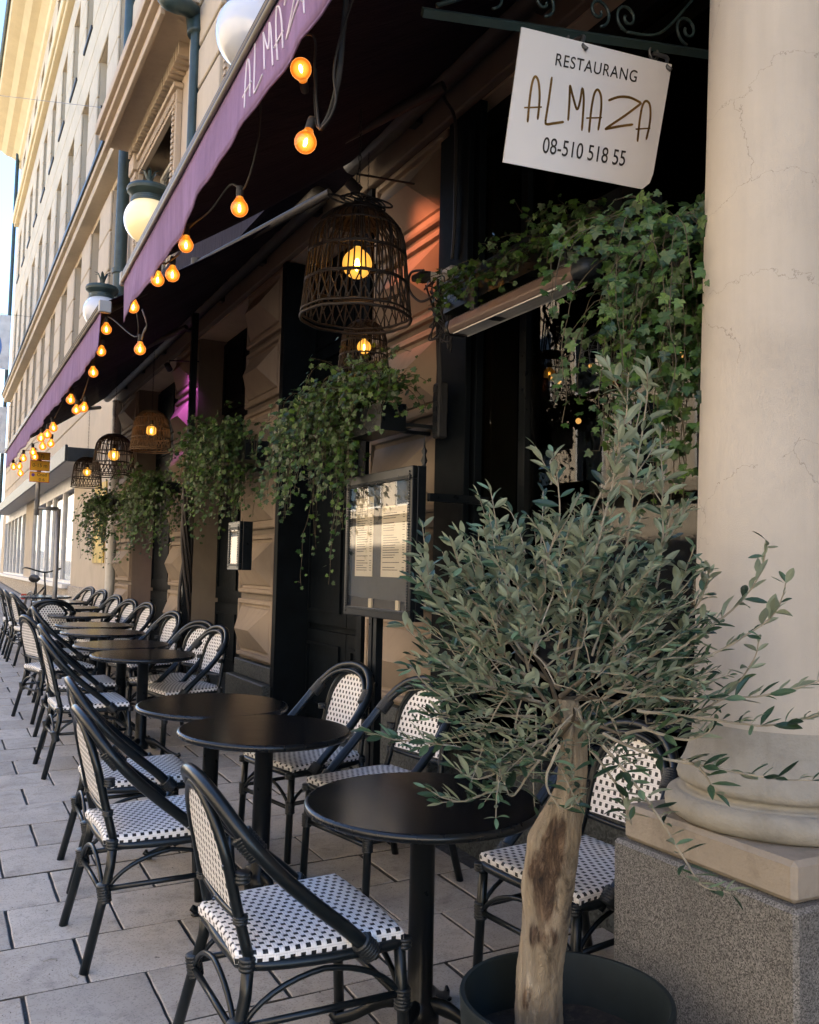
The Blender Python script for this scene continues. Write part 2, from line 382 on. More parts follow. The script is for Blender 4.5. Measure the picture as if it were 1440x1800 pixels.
def leafm(name, top, back, var=.4, rough=.42, spec=.45, hi=(2.6, 1.9, 1.3)):
    g = NG(name); geo = g.n('ShaderNodeNewGeometry'); oi = g.n('ShaderNodeObjectInfo'); co = g.coord('Object')
    r = g.math('FRACT', g.math('ADD', geo.outputs['Random Per Island'], oi.outputs['Random']))
    t = g.ramp(r, [(0, sc(top, 1 - var)), (.5, top), (.8, (top[0]*1.6, top[1]*1.4, top[2]*1.2)), (1, (top[0]*hi[0], top[1]*hi[1], top[2]*hi[2]))])
    g.base(g.mix(geo.outputs['Backfacing'], t, back)); g.p.inputs['Roughness'].default_value = rough; g.p.inputs['Specular IOR Level'].default_value = spec
    tr = g.n('ShaderNodeBsdfTranslucent'); g.l(t, tr.inputs[0]); mx = g.n('ShaderNodeMixShader'); mx.inputs[0].default_value = .22
    g.l(g.p.outputs[0], mx.inputs[1]); g.l(tr.outputs[0], mx.inputs[2]); g.l(mx.outputs[0], g.out.inputs[0]); return g.m
IVY = leafm('ivy_leaf', (.032, .078, .017), (.07, .11, .045), .55)
OLIVE = leafm('olive_leaf', (.038, .078, .044), (.31, .37, .28), .65, .32, .5, (4.2, 3.3, 3.5))
STEM = plain('ivy_stem', (.055, .045, .025), .8)
TWIG = plain('olive_twig', (.27, .24, .18), .8, var=.3, vs_=20)
def bark():
    g = NG('olive_bark'); co = g.coord('Object'); z = g.coord('Object', (1, 1, .35))
    f = g.noise(z, 9, 7, .7, .6); col = g.ramp(f, [(.25, (.17, .12, .075)), (.42, (.37, .29, .19)), (.6, (.48, .395, .28)), (.8, (.57, .48, .355))])
    k = g.noise(z, 5.5, 6, .7, 1.2); col = g.mix(g.ramp(k, [(.56, (0, 0, 0)), (.66, (.85,)*3)]), col, (.055, .036, .022))
    at_ = g.n('ShaderNodeAttribute', _attribute_name='wound'); wf = g.noise(g.coord('Object', (1, 1, .25)), 38, 6, .75, .8)
    wc = g.ramp(wf, [(.3, (.020, .013, .008)), (.48, (.09, .052, .028)), (.66, (.27, .18, .11))])
    ws = g.noise(g.coord('Object', (1, 1, .16)), 30, 5, .7, .5); mk = g.ramp(g.math('ADD', at_.outputs['Fac'], g.math('MULTIPLY', g.math('SUBTRACT', ws, .42), 1.5)), [(.30, (0, 0, 0)), (.60, (1, 1, 1))]); gate = g.math('MINIMUM', g.math('MULTIPLY', at_.outputs['Fac'], 2.6), 1); mk = g.math('MULTIPLY', mk, gate); col = g.mix(mk, col, wc)
    g.base(col); g.p.inputs['Roughness'].default_value = .85
    g.bump(g.math('ADD', g.math('ADD', f, g.math('MULTIPLY', k, -.7)), g.math('MULTIPLY', wf, 1.5)), 1.0, .03); return g.m
BARK = bark()
def signm():
    g = NG('brushed_sign'); co = g.coord('Object', (1, 1, 1)); f = g.noise(co, 2, 3)
    g.base(g.ramp(f, [(.3, (.74, .73, .74)), (.7, (.80, .79, .80))])); g.p.inputs['Metallic'].default_value = .15; g.p.inputs['Roughness'].default_value = .36
    g.bump(g.noise(g.coord('Object', (2, 2, 300)), 3, 2), .05, .001); return g.m
SIGNM = signm()
GOLD = plain('gold_lettering', (.22, .13, .04), .3, metal=.7, var=.5, vs_=9, bumpk=0)
INK = plain('dark_lettering', (.02, .016, .014), .5, bumpk=0)
WTXT = plain('white_lettering', (.74, .68, .76), .6, bumpk=0)
PAPER = plain('menu_paper', (.56, .48, .36), .8, var=.06)
# ------------------------------------------------------------------ ground and pavement
def sheet(name, x0, x1, y0, y1, dz, m, n=1):
    mb = MB(); v = [(x, y, gz(x, y) + dz) for x, y in ((x0, y0), (x1, y0), (x1, y1), (x0, y1))]; mb.add(v, [(0, 1, 2, 3)])
    o = mb.build(name, m); o['kind'] = 'structure'; return o
sheet('ground', -400, 400, -400, 700, -.20, ASPH)
sheet('road', -9.0, -1.35, -60, 90, -.13, ASPH)
sheet('far_pavement', -12.6, -9.0, -60, 90, .0, JOINT)
kb = MB()
for x in (-1.35,): kb.box(-1.5, -1.35, -60, 90, -.2, -.0)
for i, v in enumerate(kb.v): kb.v[i] = (v[0], v[1], v[2] + gz(v[0], v[1]))
o = kb.build('kerb', GRAN); o['kind'] = 'structure'
pave = sheet('pavement', -1.35, 2.9, -6, 46, -.018, JOINT)
PIT = .412
slabs = []
for v in range(9):
    mb = MB(); h = PIT / 2; a = lambda: R.uniform(-.003, .003)
    gpx, gpy = .0055, .0060
    x0, x1, y0, y1 = -h + gpx + a(), h - gpx + a(), -h + gpy + a(), h - gpy + a(); b = .004
    n = 6; ring = []
    def edge(p, q):
        for i in range(n):
            t = i / n; j = .0016 if i else 0
            ring.append((p[0] + (q[0]-p[0])*t + R.uniform(-j, j), p[1] + (q[1]-p[1])*t + R.uniform(-j, j)))
    edge((x0, y0), (x1, y0)); edge((x1, y0), (x1, y1)); edge((x1, y1), (x0, y1)); edge((x0, y1), (x0, y0))
    N = len(ring); k = 1 - b / h
    vv = [(x, y, -.03) for x, y in ring] + [(x, y, -.003) for x, y in ring] + [(x*k, y*k, 0) for x, y in ring]
    ff = [(i, (i+1) % N, N+(i+1) % N, N+i) for i in range(N)] + [(N+i, N+(i+1) % N, 2*N+(i+1) % N, 2*N+i) for i in range(N)] + [tuple(range(2*N, 3*N))]
    mb.add(vv, ff[:N], 1); mb.add([], [tuple(i - len(vv) for i in f_) for f_ in ff[N:]], 0); slabs.append(mb.mesh('slab', [SLAB, JOINT]))
cells = []
row = 0; y = 1.2
while y < 45:
    offx = (row % 2) * PIT / 2 + R.uniform(-.012, .012)
    x = -1.30 + offx
    while x < 2.42:
        cells.append((x + R.uniform(-.002, .002), y + R.uniform(-.0015, .0015))); x += PIT
    y += PIT; row += 1
vis = []
for (x, y) in cells:
    p = Vector((x, y, gz(x, y))) - EYE; c = (_X*p.x + _Y*p.y + _Z*p.z)
    if c[2] > .3:
        u, w_ = 720 + FPX*c[0]/c[2], 900 + FPX*c[1]/c[2]
        if -150 < u < 1560 and w_ < 2000: vis.append((c[2], x, y))
vis.sort(); near = vis[:290]; far = vis[290:]
for d, x, y in near:
    o = inst(R.choice(slabs), 'slab', (x, y, gz(x, y) + R.uniform(-.0012, .0022)), pave, (.018 + R.uniform(-.002, .002), -.02 + R.uniform(-.002, .002), R.uniform(-.003, .003)))
fm = MB()
for d, x, y in far:
    h = PIT / 2 - .005; dz = R.uniform(-.001, .001)
    fm.add([(x-h, y-h, gz(x-h, y-h)+dz), (x+h, y-h, gz(x+h, y-h)+dz), (x+h, y+h, gz(x+h, y+h)+dz), (x-h, y+h, gz(x-h, y+h)+dz)], [(0, 1, 2, 3)])
fm.build('distant_slab', SLAB, pave, kind='stuff')
# ------------------------------------------------------------------ restaurant building
XF = 2.55
rb = thing('restaurant_building', 'beige stone building with diamond-cut pilasters and dark doors behind the tables', 'building', (XF, 5, 0))
def wpart(name, fn, m, parent=rb, **k):
    mb = MB(); fn(mb); return mb.build(name, m, parent, world=True, **k)
PIL = [(.55, 2.42), (4.43, 5.46), (7.25, 8.27), (10.16, 11.15), (13.63, 14.75)]
def hip_block(mb, y0, y1, z0, z1, x=XF):
    """moulded frame with a hipped diamond point, facing -X"""
    def ring(i, dx): return [(x - dx, y0+i, z0+i), (x - dx, y1-i, z0+i), (x - dx, y1-i, z1-i), (x - dx, y0+i, z1-i)]
    rs = [ring(.012, -.03), ring(.012, .036), ring(.024, .045), ring(.05, .045), ring(.056, .018), ring(.082, .018), ring(.088, .036)]
    v = [p for r_ in rs for p in r_]; f = []
    for i in range(len(rs) - 1):
        for k in range(4): f.append((i*4+k, i*4+(k+1) % 4, i*4+4+(k+1) % 4, i*4+4+k))
    b = (len(rs) - 1) * 4; zc = (z0+z1)/2; hh = (z1-z0)/2 - .086; ins = min(hh * 1.15, (y1-y0)/2-.09)
    a = (x - .155, y0+.086+ins, zc); c = (x - .155, y1-.086-ins, zc); v += [a, c]; n = len(v)
    f += [(b, b+1, n-1, n-2), (b+1, b+2, n-1), (b+2, b+3, n-2, n-1), (b+3, b, n-2)]
    mb.add(v, [tuple(reversed(q)) for q in f])
for (y0, y1) in PIL:
    zb = .74; ztop = 4.15; n = 6; ph = (ztop - zb) / n
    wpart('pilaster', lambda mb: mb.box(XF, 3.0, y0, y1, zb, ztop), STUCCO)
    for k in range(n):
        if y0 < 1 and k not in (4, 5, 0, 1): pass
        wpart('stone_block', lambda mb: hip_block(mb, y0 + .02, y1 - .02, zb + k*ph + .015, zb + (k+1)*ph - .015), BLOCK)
    def pl(mb):
        mb.box(XF-.05, 3.0, y0 - .0, y1 + .0, .60, .735, b=.006)
        mb.box(XF-.12, 3.0, y0 - .02, y1 + .02, .40, .597, b=.008)
        mb.box(XF-.16, 3.0, y0 - .03, y1 + .03, -.1, .397, b=.008)
    wpart('plinth', pl, DPLINTH)
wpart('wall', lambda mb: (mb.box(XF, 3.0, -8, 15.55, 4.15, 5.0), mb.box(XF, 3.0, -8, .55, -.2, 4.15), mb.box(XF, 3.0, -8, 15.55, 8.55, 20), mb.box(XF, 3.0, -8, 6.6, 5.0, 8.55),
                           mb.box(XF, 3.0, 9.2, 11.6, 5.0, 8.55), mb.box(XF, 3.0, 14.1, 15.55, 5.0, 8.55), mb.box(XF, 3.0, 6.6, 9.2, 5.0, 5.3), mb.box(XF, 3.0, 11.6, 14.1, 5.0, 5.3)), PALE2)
wpart('frieze', lambda mb: (mb.box(XF-.06, XF, .5, 15.5, 4.16, 4.34),), STUCCO, bevel=.01)
wpart('dark_wall_cover', lambda mb: (mb.box(2.18, XF-.002, 1.9, 15.3, 4.36, 4.98), mb.box(2.14, 2.178, 1.9, 15.3, 4.34, 4.70)), AWN)  # added dark box, hides the bright wall strip between the awnings
wpart('rear_wall', lambda mb: (mb.box(9, 9.3, -8, 43.4, -.2, 20), mb.box(3.0, 9, -8.0, -7.7, -.2, 20), mb.box(3.0, 9, 43.1, 43.4, -.2, 20)), PALE)
wpart('roof', lambda mb: mb.box(2.4, 9.4, -8.2, 15.5, 20.0, 20.3), METALD)
# openings: doors and shuttered windows
def panel_door(y0, y1, z0, z1, x, nm='door'):
    d = wpart(nm, lambda mb: mb.box(x, x+.06, y0, y1, z0, z1), DOORP)
    m = (y0 + y1) / 2
    for a, b in ((y0+.02, m-.006), (m+.006, y1-.02)):
        for c, e in ((z0+.05, z0+.75), (z0+.8, z1-.9), (z1-.85, z1-.05)):
            mb = MB(); mb.box(x-.035, x, a, b, c, e); mb.build('door_leaf', DOORP, d, world=True)
            mb = MB(); i = .1
            for q in ((a+i, b-i, c+i, c+i+.025), (a+i, b-i, e-i-.025, e-i), (a+i, a+i+.025, c+i+.025, e-i-.025), (b-i-.025, b-i, c+i+.025, e-i-.025)): mb.box(x-.055, x-.0352, q[0], q[1], q[2], q[3])
            mb.build('door_moulding', DOORP, d, world=True)
    return d
panel_door(5.46, 7.25, .32, 4.15, 2.82)
wpart('door_step', lambda mb: (mb.box(2.32, 3.0, 5.50, 7.21, -.1, .30, b=.01),), DPLINTH)
wpart('door_frame', lambda mb: (mb.box(2.5, 2.81, 5.465, 5.55, .30, 4.14), mb.box(2.5, 2.81, 7.16, 7.245, .30, 4.14)), DOORP)
def big_window(y0, y1, mull, z0=.62, z1=4.15, x=2.68, base=True, kind='window'):
    f = wpart(kind, lambda mb: ([mb.box(x-.03, x+.05, m-.03, m+.03, z0, z1) for m in mull], mb.box(x-.04, x+.06, y0, y1, z0, z0+.07), mb.box(x-.04, x+.06, y0, y1, z1-.12, z1), mb.box(x-.04, x+.06, y0, y0+.06, z0+.07, z1-.12), mb.box(x-.04, x+.06, y1-.06, y1, z0+.07, z1-.12)), BLACKP)
    ys = [y0+.06] + list(mull) + [y1-.06]
    for a, b in zip(ys[:-1], ys[1:]):
        mb = MB(); mb.box(x, x+.008, a+.01, b-.01, z0+.07, z1-.12); mb.build('pane', GLASS, f, world=True)
    wpart('window_base', lambda mb: (mb.box(x-.1, 3.0, y0, y1, -.1, z0, b=.01), mb.box(x-.16, x-.09, y0, y1, -.1, z0-.2, b=.01)), DPLINTH)
    return f
big_window(2.42, 4.43, (3.87,))
panel_door(8.27, 10.16, .42, 4.15, 2.86)
panel_door(11.15, 13.63, .45, 4.15, 2.86)
wpart('door_step', lambda mb: mb.box(2.36, 3.0, 8.30, 10.13, -.1, .40, b=.01), DPLINTH)
wpart('door_step', lambda mb: mb.box(2.36, 3.0, 11.18, 13.60, -.1, .43, b=.01), DPLINTH)
# long dark folding shutters beside the big window
sh = wpart('shutter', lambda mb: (mb.box(2.50, 2.545, 4.08, 4.42, .62, 4.12), mb.box(2.44, 2.475, 4.09, 4.41, .7, 4.0)), DOORP, bevel=.004)
# interior behind the glass: dark room with a few warm lamps
wpart('interior_wall', lambda mb: (mb.box(6.0, 6.05, 1.6, 14.5, 0, 4.4), mb.box(3.01, 6.0, 1.6, 14.5, 4.16, 4.2), mb.box(3.01, 6.0, 1.6, 14.5, .2, .3), mb.box(3.01, 6.0, 5.3, 5.35, .3, 4.15), mb.box(3.01, 6.0, 1.55, 1.6, .3, 4.15)), plain('dark_interior', (.03, .025, .022), .8))
for px, py, d, lb in ((843, 640, 5.2, 'dim amber lamp alone behind the window pane under the heater'),
        (973, 665, 4.9, 'amber lamp behind the glass, one of a close pair left of the wire globe'), (982, 670, 4.9, 'slightly lower amber lamp of the close pair behind the glass'),
        (1040, 643, 4.6, 'warm lamp glowing behind the glass beside the ivy curtain'), (1017, 740, 4.8, 'low warm lamp behind the glass just over the middle olive shoots'),
        (1196, 625, 4.2, 'warm lamp shining through the ivy beside the column')):
    p = at(px, py, D=d)
    t = thing('interior_lamp', lb, 'lamp', p, 0, 'little lamps glowing behind the restaurant window')
    mb = MB(); r_ = .016 if py < 700 or py > 735 else .018
    mb.lathe([(.001, -r_), (r_*.7, -r_*.7), (r_, 0), (r_*.7, r_*.7), (.001, r_)], 10); mb.build('lamp_bulb', WARM, t, smooth=True)
    mb = MB(); mb.tube([(0, 0, r_), (0, 0, max(r_ + .05, 4.15 - p.z))], .003, 5); mb.build('cord', METALD, t)
# upper bays
def bay_window(y0, y1, z0, z1):
    f = wpart('window', lambda mb: (mb.box(2.80, 2.86, y0, y1, z0, z0+.06), mb.box(2.80, 2.86, y0, y1, z1-.06, z1), mb.box(2.80, 2.86, y0, y0+.07, z0+.06, z1-.06), mb.box(2.80, 2.86, y1-.07, y1, z0+.06, z1-.06), mb.box(2.80, 2.86, (y0+y1)/2-.04, (y0+y1)/2+.04, z0+.06, z1-.06)), WHITEP)
    mb = MB(); mb.box(2.84, 2.85, y0+.05, y1-.05, z0+.05, z1-.05); mb.build('pane', DGLASS, f, world=True)
    # egg-and-dart surround
    s_ = wpart('window_surround', lambda mb: (mb.box(XF-.08, XF, y1, y1+.16, z0, z1), mb.box(XF-.08, XF, y0-.16, y0, z0, z1), mb.box(XF-.08, XF, y0-.16, y1+.16, z1+.002, z1+.18), mb.box(XF-.13, XF, y0-.2, y1+.2, z1+.182, z1+.25)), PALE2, bevel=.01)
    mb = MB(); k = z0
    while k < z1:
        mb.box(XF-.105, XF-.081, y1+.03, y1+.11, k, k+.045); mb.box(XF-.105, XF-.081, y0-.11, y0-.03, k, k+.045); k += .075
    k = y0 - .1
    while k < y1 + .1:
        mb.box(XF-.105, XF-.081, k, k+.045, z1+.04, z1+.14); k += .075
    mb.build('bead_moulding', PALE2, s_, world=True, kind='stuff')
bay_window(11.7, 14.0, 5.31, 7.55); bay_window(6.7, 9.1, 5.31, 8.3)
# dentilled hood over the bay window
def hood(mb):
    mb.box(2.02, XF, 10.4, 14.45, 8.05, 8.16); mb.box(2.00, 2.06, 10.4, 14.45, 7.96, 8.048); mb.box(1.94, XF, 10.3, 14.5, 8.162, 8.25); mb.box(1.88, XF, 10.3, 14.55, 8.252, 8.40); mb.box(2.2, XF, 10.4, 14.4, 8.402, 8.62)
wpart('window_hood', hood, PALE2, bevel=.012)
mb = MB(); k = 11.0
while k < 14.35: mb.box(2.36, XF-.001, k, k+.07, 7.88, 8.048); k += .135
mb.build('dentil', PALE2, rb, world=True, kind='stuff')
wpart('capital', lambda mb: (mb.box(2.38, XF, 13.98, 14.36, 7.60, 7.85), mb.box(2.42, XF, 14.03, 14.31, 7.50, 7.598), mb.box(2.46, XF, 14.05, 14.29, 5.2, 7.498), mb.box(2.41, XF, 14.0, 14.34, 7.40, 7.46)), PALE2, bevel=.015)
# rusticated strip between the bays
mbq = MB(); mbq.box(XF-.12, XF, 0, 1.42, 0, .47, b=.012); q = mbq.mesh('stone_block', PALE)
for k in range(8): inst(q, 'stone_block', (0, 9.33, 5.02 + k*.52), rb, world=True)
for k in range(4): inst(q, 'stone_block', (0, 14.1, 8.7 + k*.52), rb, world=True)
# rainwater pipes
def pipe(pts, r=.055, m=GREENM):
    mb = MB(); mb.tube(pts, r, 12)
    for p in pts[1:-1]: mb.lathe([(r*1.0, -.04), (r*1.25, -.04), (r*1.25, .04), (r, .04)], 12, p)
    return mb.build('rain_pipe', m, rb, smooth=True, world=True, sharp=40)
pipe([(2.40, 10.30, 4.4), (2.40, 10.30, 6), (2.40, 10.30, 7.78)], .06)
el_ = [Vector((2.40, 10.30, 7.76)), at(341, 26, X=2.38), at(330, 14, X=2.28), at(306, 6, X=2.10), at(290, -8, X=2.0), at(284, -60, X=1.98)]
mb = MB(); mb.tube(spline(el_, 6), .10, 14); mb.build('rain_pipe', GREENM, rb, smooth=True, world=True)
pipe([(2.42, 15.0, 4.4), (2.42, 15.0, 6.3), (2.42, 15.0, 9.0), (2.42, 15.0, 12.0)], .10)
pipe([(2.48, 15.05, .3), (2.48, 15.05, 2.2), (2.48, 15.05, 4.2)], .075, WHITEC)
# portico slab over the column
wpart('portico_soffit', lambda mb: (mb.box(1.78, XF-.001, -3, 2.05, 4.35, 4.9), mb.box(1.66, XF-.001, -3, 2.2, 4.902, 5.05)), PALE2, bevel=.02)
# ------------------------------------------------------------------ wing (corner building)
cb = thing('corner_building', 'tall pale rusticated building with a warm-lit yellow cornice and shop windows at street level', 'building', (XF, 30, 0))
def cpart(name, fn, m, **k):
    mb = MB(); fn(mb); return mb.build(name, m, cb, world=True, **k)
WY = [(15.9 + 2.5*k, 17.15 + 2.5*k) for k in range(11)]
Y0, Y1 = 15.55, 43.4
LV = [4.62, 5.4, 6.2, 6.97, 7.73, 8.5, None, 9.12, 9.9, 10.67, 11.43, 12.2, 12.9, 13.6, 14.3, 15.0, 15.7, 16.45, None, 17.15, 18.0, 18.6, 19.2, 19.6]
WIN = [(6.2, 8.5), (9.9, 12.2), (13.6, 15.7), (18.0, 19.2)]
cpart('wall', lambda mb: ([mb.box(XF+.05, 3.1, a, b, 4.6, 19.6) for a, b in zip([Y0] + [w_[1] for w_ in WY], [w_[0] for w_ in WY] + [Y1])],
                           [mb.box(XF+.05, 3.1, w_[0], w_[1], z0, z1) for w_ in WY for z0, z1 in zip([4.6] + [q[1] for q in WIN], [q[0] for q in WIN] + [19.6])]), PALE)
def bm_(wid, h):
    mb = MB(); mb.box(0, .05, 0, wid, 0, h, b=.015); return mb.mesh('stone_block', PALE)
cache = {}
def block(y, z, wid, h, nm='stone_block'):
    key = (round(wid, 2), round(h, 2))
    if key not in cache: cache[key] = bm_(wid - .012, h - .028)
    inst(cache[key], nm, (XF, y + .006, z + .014), cb, world=True)
for a, b in zip(LV[:-1], LV[1:]):
    if a is None or b is None: continue
    inwin = any(z0 <= a + .01 and b <= z1 + .01 for z0, z1 in WIN)
    piers = list(zip([Y0] + [w_[1] for w_ in WY], [w_[0] for w_ in WY] + [Y1]))
    if inwin:
        for p, q_ in piers: block(p, a, q_ - p, b - a)
    else:
        sft = .6 if int(a * 10) % 2 else 0
        y = Y0
        while y < Y1 - .01:
            e = min(y + 2.5 - (sft if y == Y0 else 0), Y1); block(y, a, e - y, b - a); y = e
cpart('ledge', lambda mb: (mb.box(2.34, 3.0, Y0, Y1, 8.62, 8.80), mb.box(2.26, 3.0, Y0, Y1, 8.802, 8.95), mb.box(2.44, 3.0, Y0, Y1, 8.95, 9.1)), PALE, bevel=.015)
cpart('ledge_flashing', lambda mb: mb.box(2.22, 2.26, Y0, Y1, 8.90, 8.97), METALD)
cpart('string_course', lambda mb: (mb.box(2.38, 3.0, Y0, Y1, 16.50, 16.64), mb.box(2.30, 3.0, Y0, Y1, 16.642, 17.0), mb.box(2.42, 3.0, Y0, Y1, 17.002, 17.13)), YELLOW, bevel=.04)
def corn(mb):
    pr = [(2.55, 19.55), (2.45, 19.6), (2.42, 19.85), (2.2, 20.0), (1.95, 20.05), (1.75, 20.2), (1.55, 20.25), (1.38, 20.30), (1.35, 20.55), (1.3, 20.7), (3.1, 20.9), (3.1, 19.55)]
    n = len(pr); v = [(x, Y0, z) for x, z in pr] + [(x, Y1 + .9, z) for x, z in pr]
    mb.add(v, [(i, n+i, n+(i+1) % n, (i+1) % n) for i in range(n)] + [tuple(range(n)), tuple(range(2*n-1, n-1, -1))])
cpart('cornice', corn, YELLOW)
cpart('gutter', lambda mb: mb.tube([(1.28, Y0, 20.62), (1.28, Y1+.95, 20.62)], .07, 8), GREENM)
cpart('roof', lambda mb: mb.box(2.4, 9.4, Y0, Y1, 20.92, 21.1), METALD)
sillm = plain('black_sill', (.01, .01, .012), .5)
wmeshes = {}
for (y0, y1) in WY:
    for (z0, z1) in WIN:
        k = round(z1 - z0, 2)
        if k not in wmeshes:
            w_, h = y1 - y0, z1 - z0
            a = MB(); a.box(0, .05, 0, .07, 0, h); a.box(0, .05, w_-.07, w_, 0, h); a.box(0, .05, .07, w_-.07, 0, .07); a.box(0, .05, .07, w_-.07, h-.07, h); a.box(0, .05, w_/2-.03, w_/2+.03, .07, h-.07)
            b = MB(); b.box(.02, .03, .05, w_-.05, .05, h-.05); c = MB(); c.box(-.385, 0, 0.004, w_-.004, .001, .085)
            wmeshes[k] = (a.mesh('window', WHITEP), b.mesh('pane', DGLASS), c.mesh('sill', sillm))
        ms = wmeshes[k]; f = inst(ms[0], 'window', (2.90, y0, z0), cb, world=True)
        inst(ms[1], 'pane', (0, 0, 0), f); inst(ms[2], 'sill', (0, 0, 0), f)
# ground floor of the wing
cpart('ground_floor_wall', lambda mb: (mb.box(XF, 3.1, Y0, 20.3, .3, 4.6), mb.box(XF, 3.1, 20.3, Y1, 3.95, 4.6), mb.box(XF, 3.1, 29.4, 31.8, 1.15, 3.95), mb.box(XF, 3.1, 41.6, Y1, 1.15, 3.95)), PALE)
cpart('base_course', lambda mb: (mb.box(XF-.06, 3.1, Y0, 20.25, .2, 1.12), mb.box(XF-.06, 3.1, 20.27, 24.0, .2, 1.05), mb.box(XF-.06, 3.1, 24.03, 30, .2, 1.05), mb.box(XF-.06, 3.1, 30.03, 36, .2, 1.05), mb.box(XF-.06, 3.1, 36.03, Y1, .2, 1.05)), granite('base_stone', (.30, .25, .20), 60), bevel=.01)
cpart('shop_sill', lambda mb: mb.box(2.38, 3.1, 20.27, Y1, 1.06, 1.15), WHITEP)
sw = [(20.4, 22.2), (22.35, 24.25), (24.4, 25.7), (25.9, 27.8), (28.0, 29.4), (31.8, 33.2), (33.4, 34.9), (35.1, 36.6), (36.8, 38.3), (38.5, 40), (40.2, 41.6)]
for a, b in sw:
    f = cpart('shop_window', lambda mb: (mb.box(2.56, 2.66, a-.08, a+.03, 1.15, 3.9), mb.box(2.56, 2.66, b-.03, b+.08, 1.15, 3.9), mb.box(2.56, 2.66, a+.03, b-.03, 3.2, 3.9), mb.box(2.56, 2.66, a+.03, b-.03, 1.15, 1.22)), WHITEP)
    mb = MB(); mb.box(2.61, 2.62, a+.03, b-.03, 1.22, 3.2); mb.build('pane', SHOPG, f, world=True)
cpart('canopy', lambda mb: (mb.box(2.05, XF, 17.6, 40, 3.52, 3.66), mb.box(2.0, 2.05, 17.5, 40.05, 3.44, 3.74), mb.box(2.05, XF, 17.5, 17.6, 3.44, 3.70)), METALD, bevel=.01)
cpart('canopy_soffit', lambda mb: mb.box(2.06, XF-.01, 17.62, 39.9, 3.48, 3.518), GREY)
cpart('corner_pipe', lambda mb: mb.tube([(2.40, Y1+.1, .3), (2.40, Y1+.1, 19.9)], .08, 8), GREENM)
ps = MB(); ps.box(2.525, 2.549, 16.1, 17.3, 1.6, 3.0)
tag(ps.build('poster', plain('yellow_poster', (.45, .32, .05), .6, var=.5, vs_=5)), 'yellow poster on the pale wall beside the white rain pipe', 'poster')
# ------------------------------------------------------------------ opposite side of the street (seen only in reflections)
ob = thing('opposite_building', 'sunlit ochre building across the street, seen mirrored in the panes', 'building', (-12.6, 10, 0))
OCH = stucco('ochre_render', (.66, .56, .43), .15)
mb = MB(); mb.box(-20, -12.6, -40, 60, -.6, 11.5); mb.build('wall', OCH, ob, world=True)
mb = MB(); mb.box(-12.6, -12.35, -40, 60, 3.9, 4.2); mb.box(-12.6, -12.1, -40, 60, 11.5, 12); mb.build('cornice', PALE, ob, world=True)
a = MB(); a.box(-.02, .10, -.1, 1.3, -.1, 2.3); wf = a.mesh('window', WHITEP); b = MB(); b.box(.101, .115, 0, 1.2, 0, 2.2); wp = b.mesh('pane', DGLASS)
for fl in range(3):
    for k in range(20 if fl else 11):
        f = inst(wf, 'window', (-12.6, -12 + 2.6*k, .9 + 3.05*fl + (.4 if fl else 0)), ob, world=True); inst(wp, 'pane', (0, 0, 0), f)
o2 = thing('opposite_building', 'added pale block far down the opposite side, cutting the sky in the shop panes', 'building', (-12.6, 100, 0))  # added out of view to keep bright sky out of the shop panes
mb = MB(); mb.box(-20, -12.6, 60.2, 170, -.6, 19); mb.build('wall', OCH, o2, world=True)
for fl in range(5):
    for k in range(30):
        f = inst(wf, 'window', (-12.6, 61.5 + 3.5*k, 2.2 + 3.3*fl), o2, world=True); inst(wp, 'pane', (0, 0, 0), f)
# ------------------------------------------------------------------ column
cx, cy = 2.085, 1.78
col = thing('stone_column', 'round plastered column on a granite pedestal beside the olive tree', 'column', (cx, cy, 0))
mb = MB()
prof = [(.2215, .98), (.2235, 1.16)] + [(.2255 - .046 * ((z - 1.05) / 2.2) ** 1.15, z) for z in [1.1651 + .1*i for i in range(0, 31)]]
prof.append((.175, 4.2)); mb.lathe(prof, 96, (cx, cy, 0)); mb.build('shaft', COLUMN, col, smooth=True, world=True)
mb = MB(); pf = [(.225, .90)]
for i in range(13): a = -pi/2 + pi*i/12; pf.append((.262 + .040*cos(a), .9375 + .0375*0 + .036*sin(a)))
pf += [(.262, .974), (.250, .976), (.243, .981), (.243, .988), (.250, .993)]
for i in range(9): a = -pi/2 + pi*i/8*.62; pf.append((.252 + .017*cos(a), 1.012 + .019*sin(a)))
pf += [(.2255 + .040*((1.17-z)/.14)**2.2, z) for z in (1.032, 1.045, 1.06, 1.08, 1.10, 1.13, 1.165)]
def wob(a, z): return .0035 * noise.noise(Vector((cos(a)*5, sin(a)*5, z*22))) + .0018 * noise.noise(Vector((cos(a)*17, sin(a)*17, z*60)))
mb.lathe(pf, 128, (cx, cy, 0), wob=wob); mb.build('base', COLBASE, col, smooth=True, world=True)
mb = MB(); hw = .295; mb.box(cx-hw, cx+hw, cy-hw, cy+hw, .805, .902, b=.012); mb.build('plinth_slab', SANDST, col, world=True)
mb = MB(); hw = .315; mb.box(cx-hw, cx+hw, cy-hw, cy+hw, -.1, .803, b=.010); mb.build('pedestal', GRAN, col, world=True)
mb = MB(); mb.lathe([(.17, 4.12), (.23, 4.17), (.24, 4.2), (.24, 4.22)], 48, (cx, cy, 0)); mb.box(cx-.27, cx+.27, cy-.27, cy+.27, 4.221, 4.349); mb.build('capital', COLUMN, col, world=True)
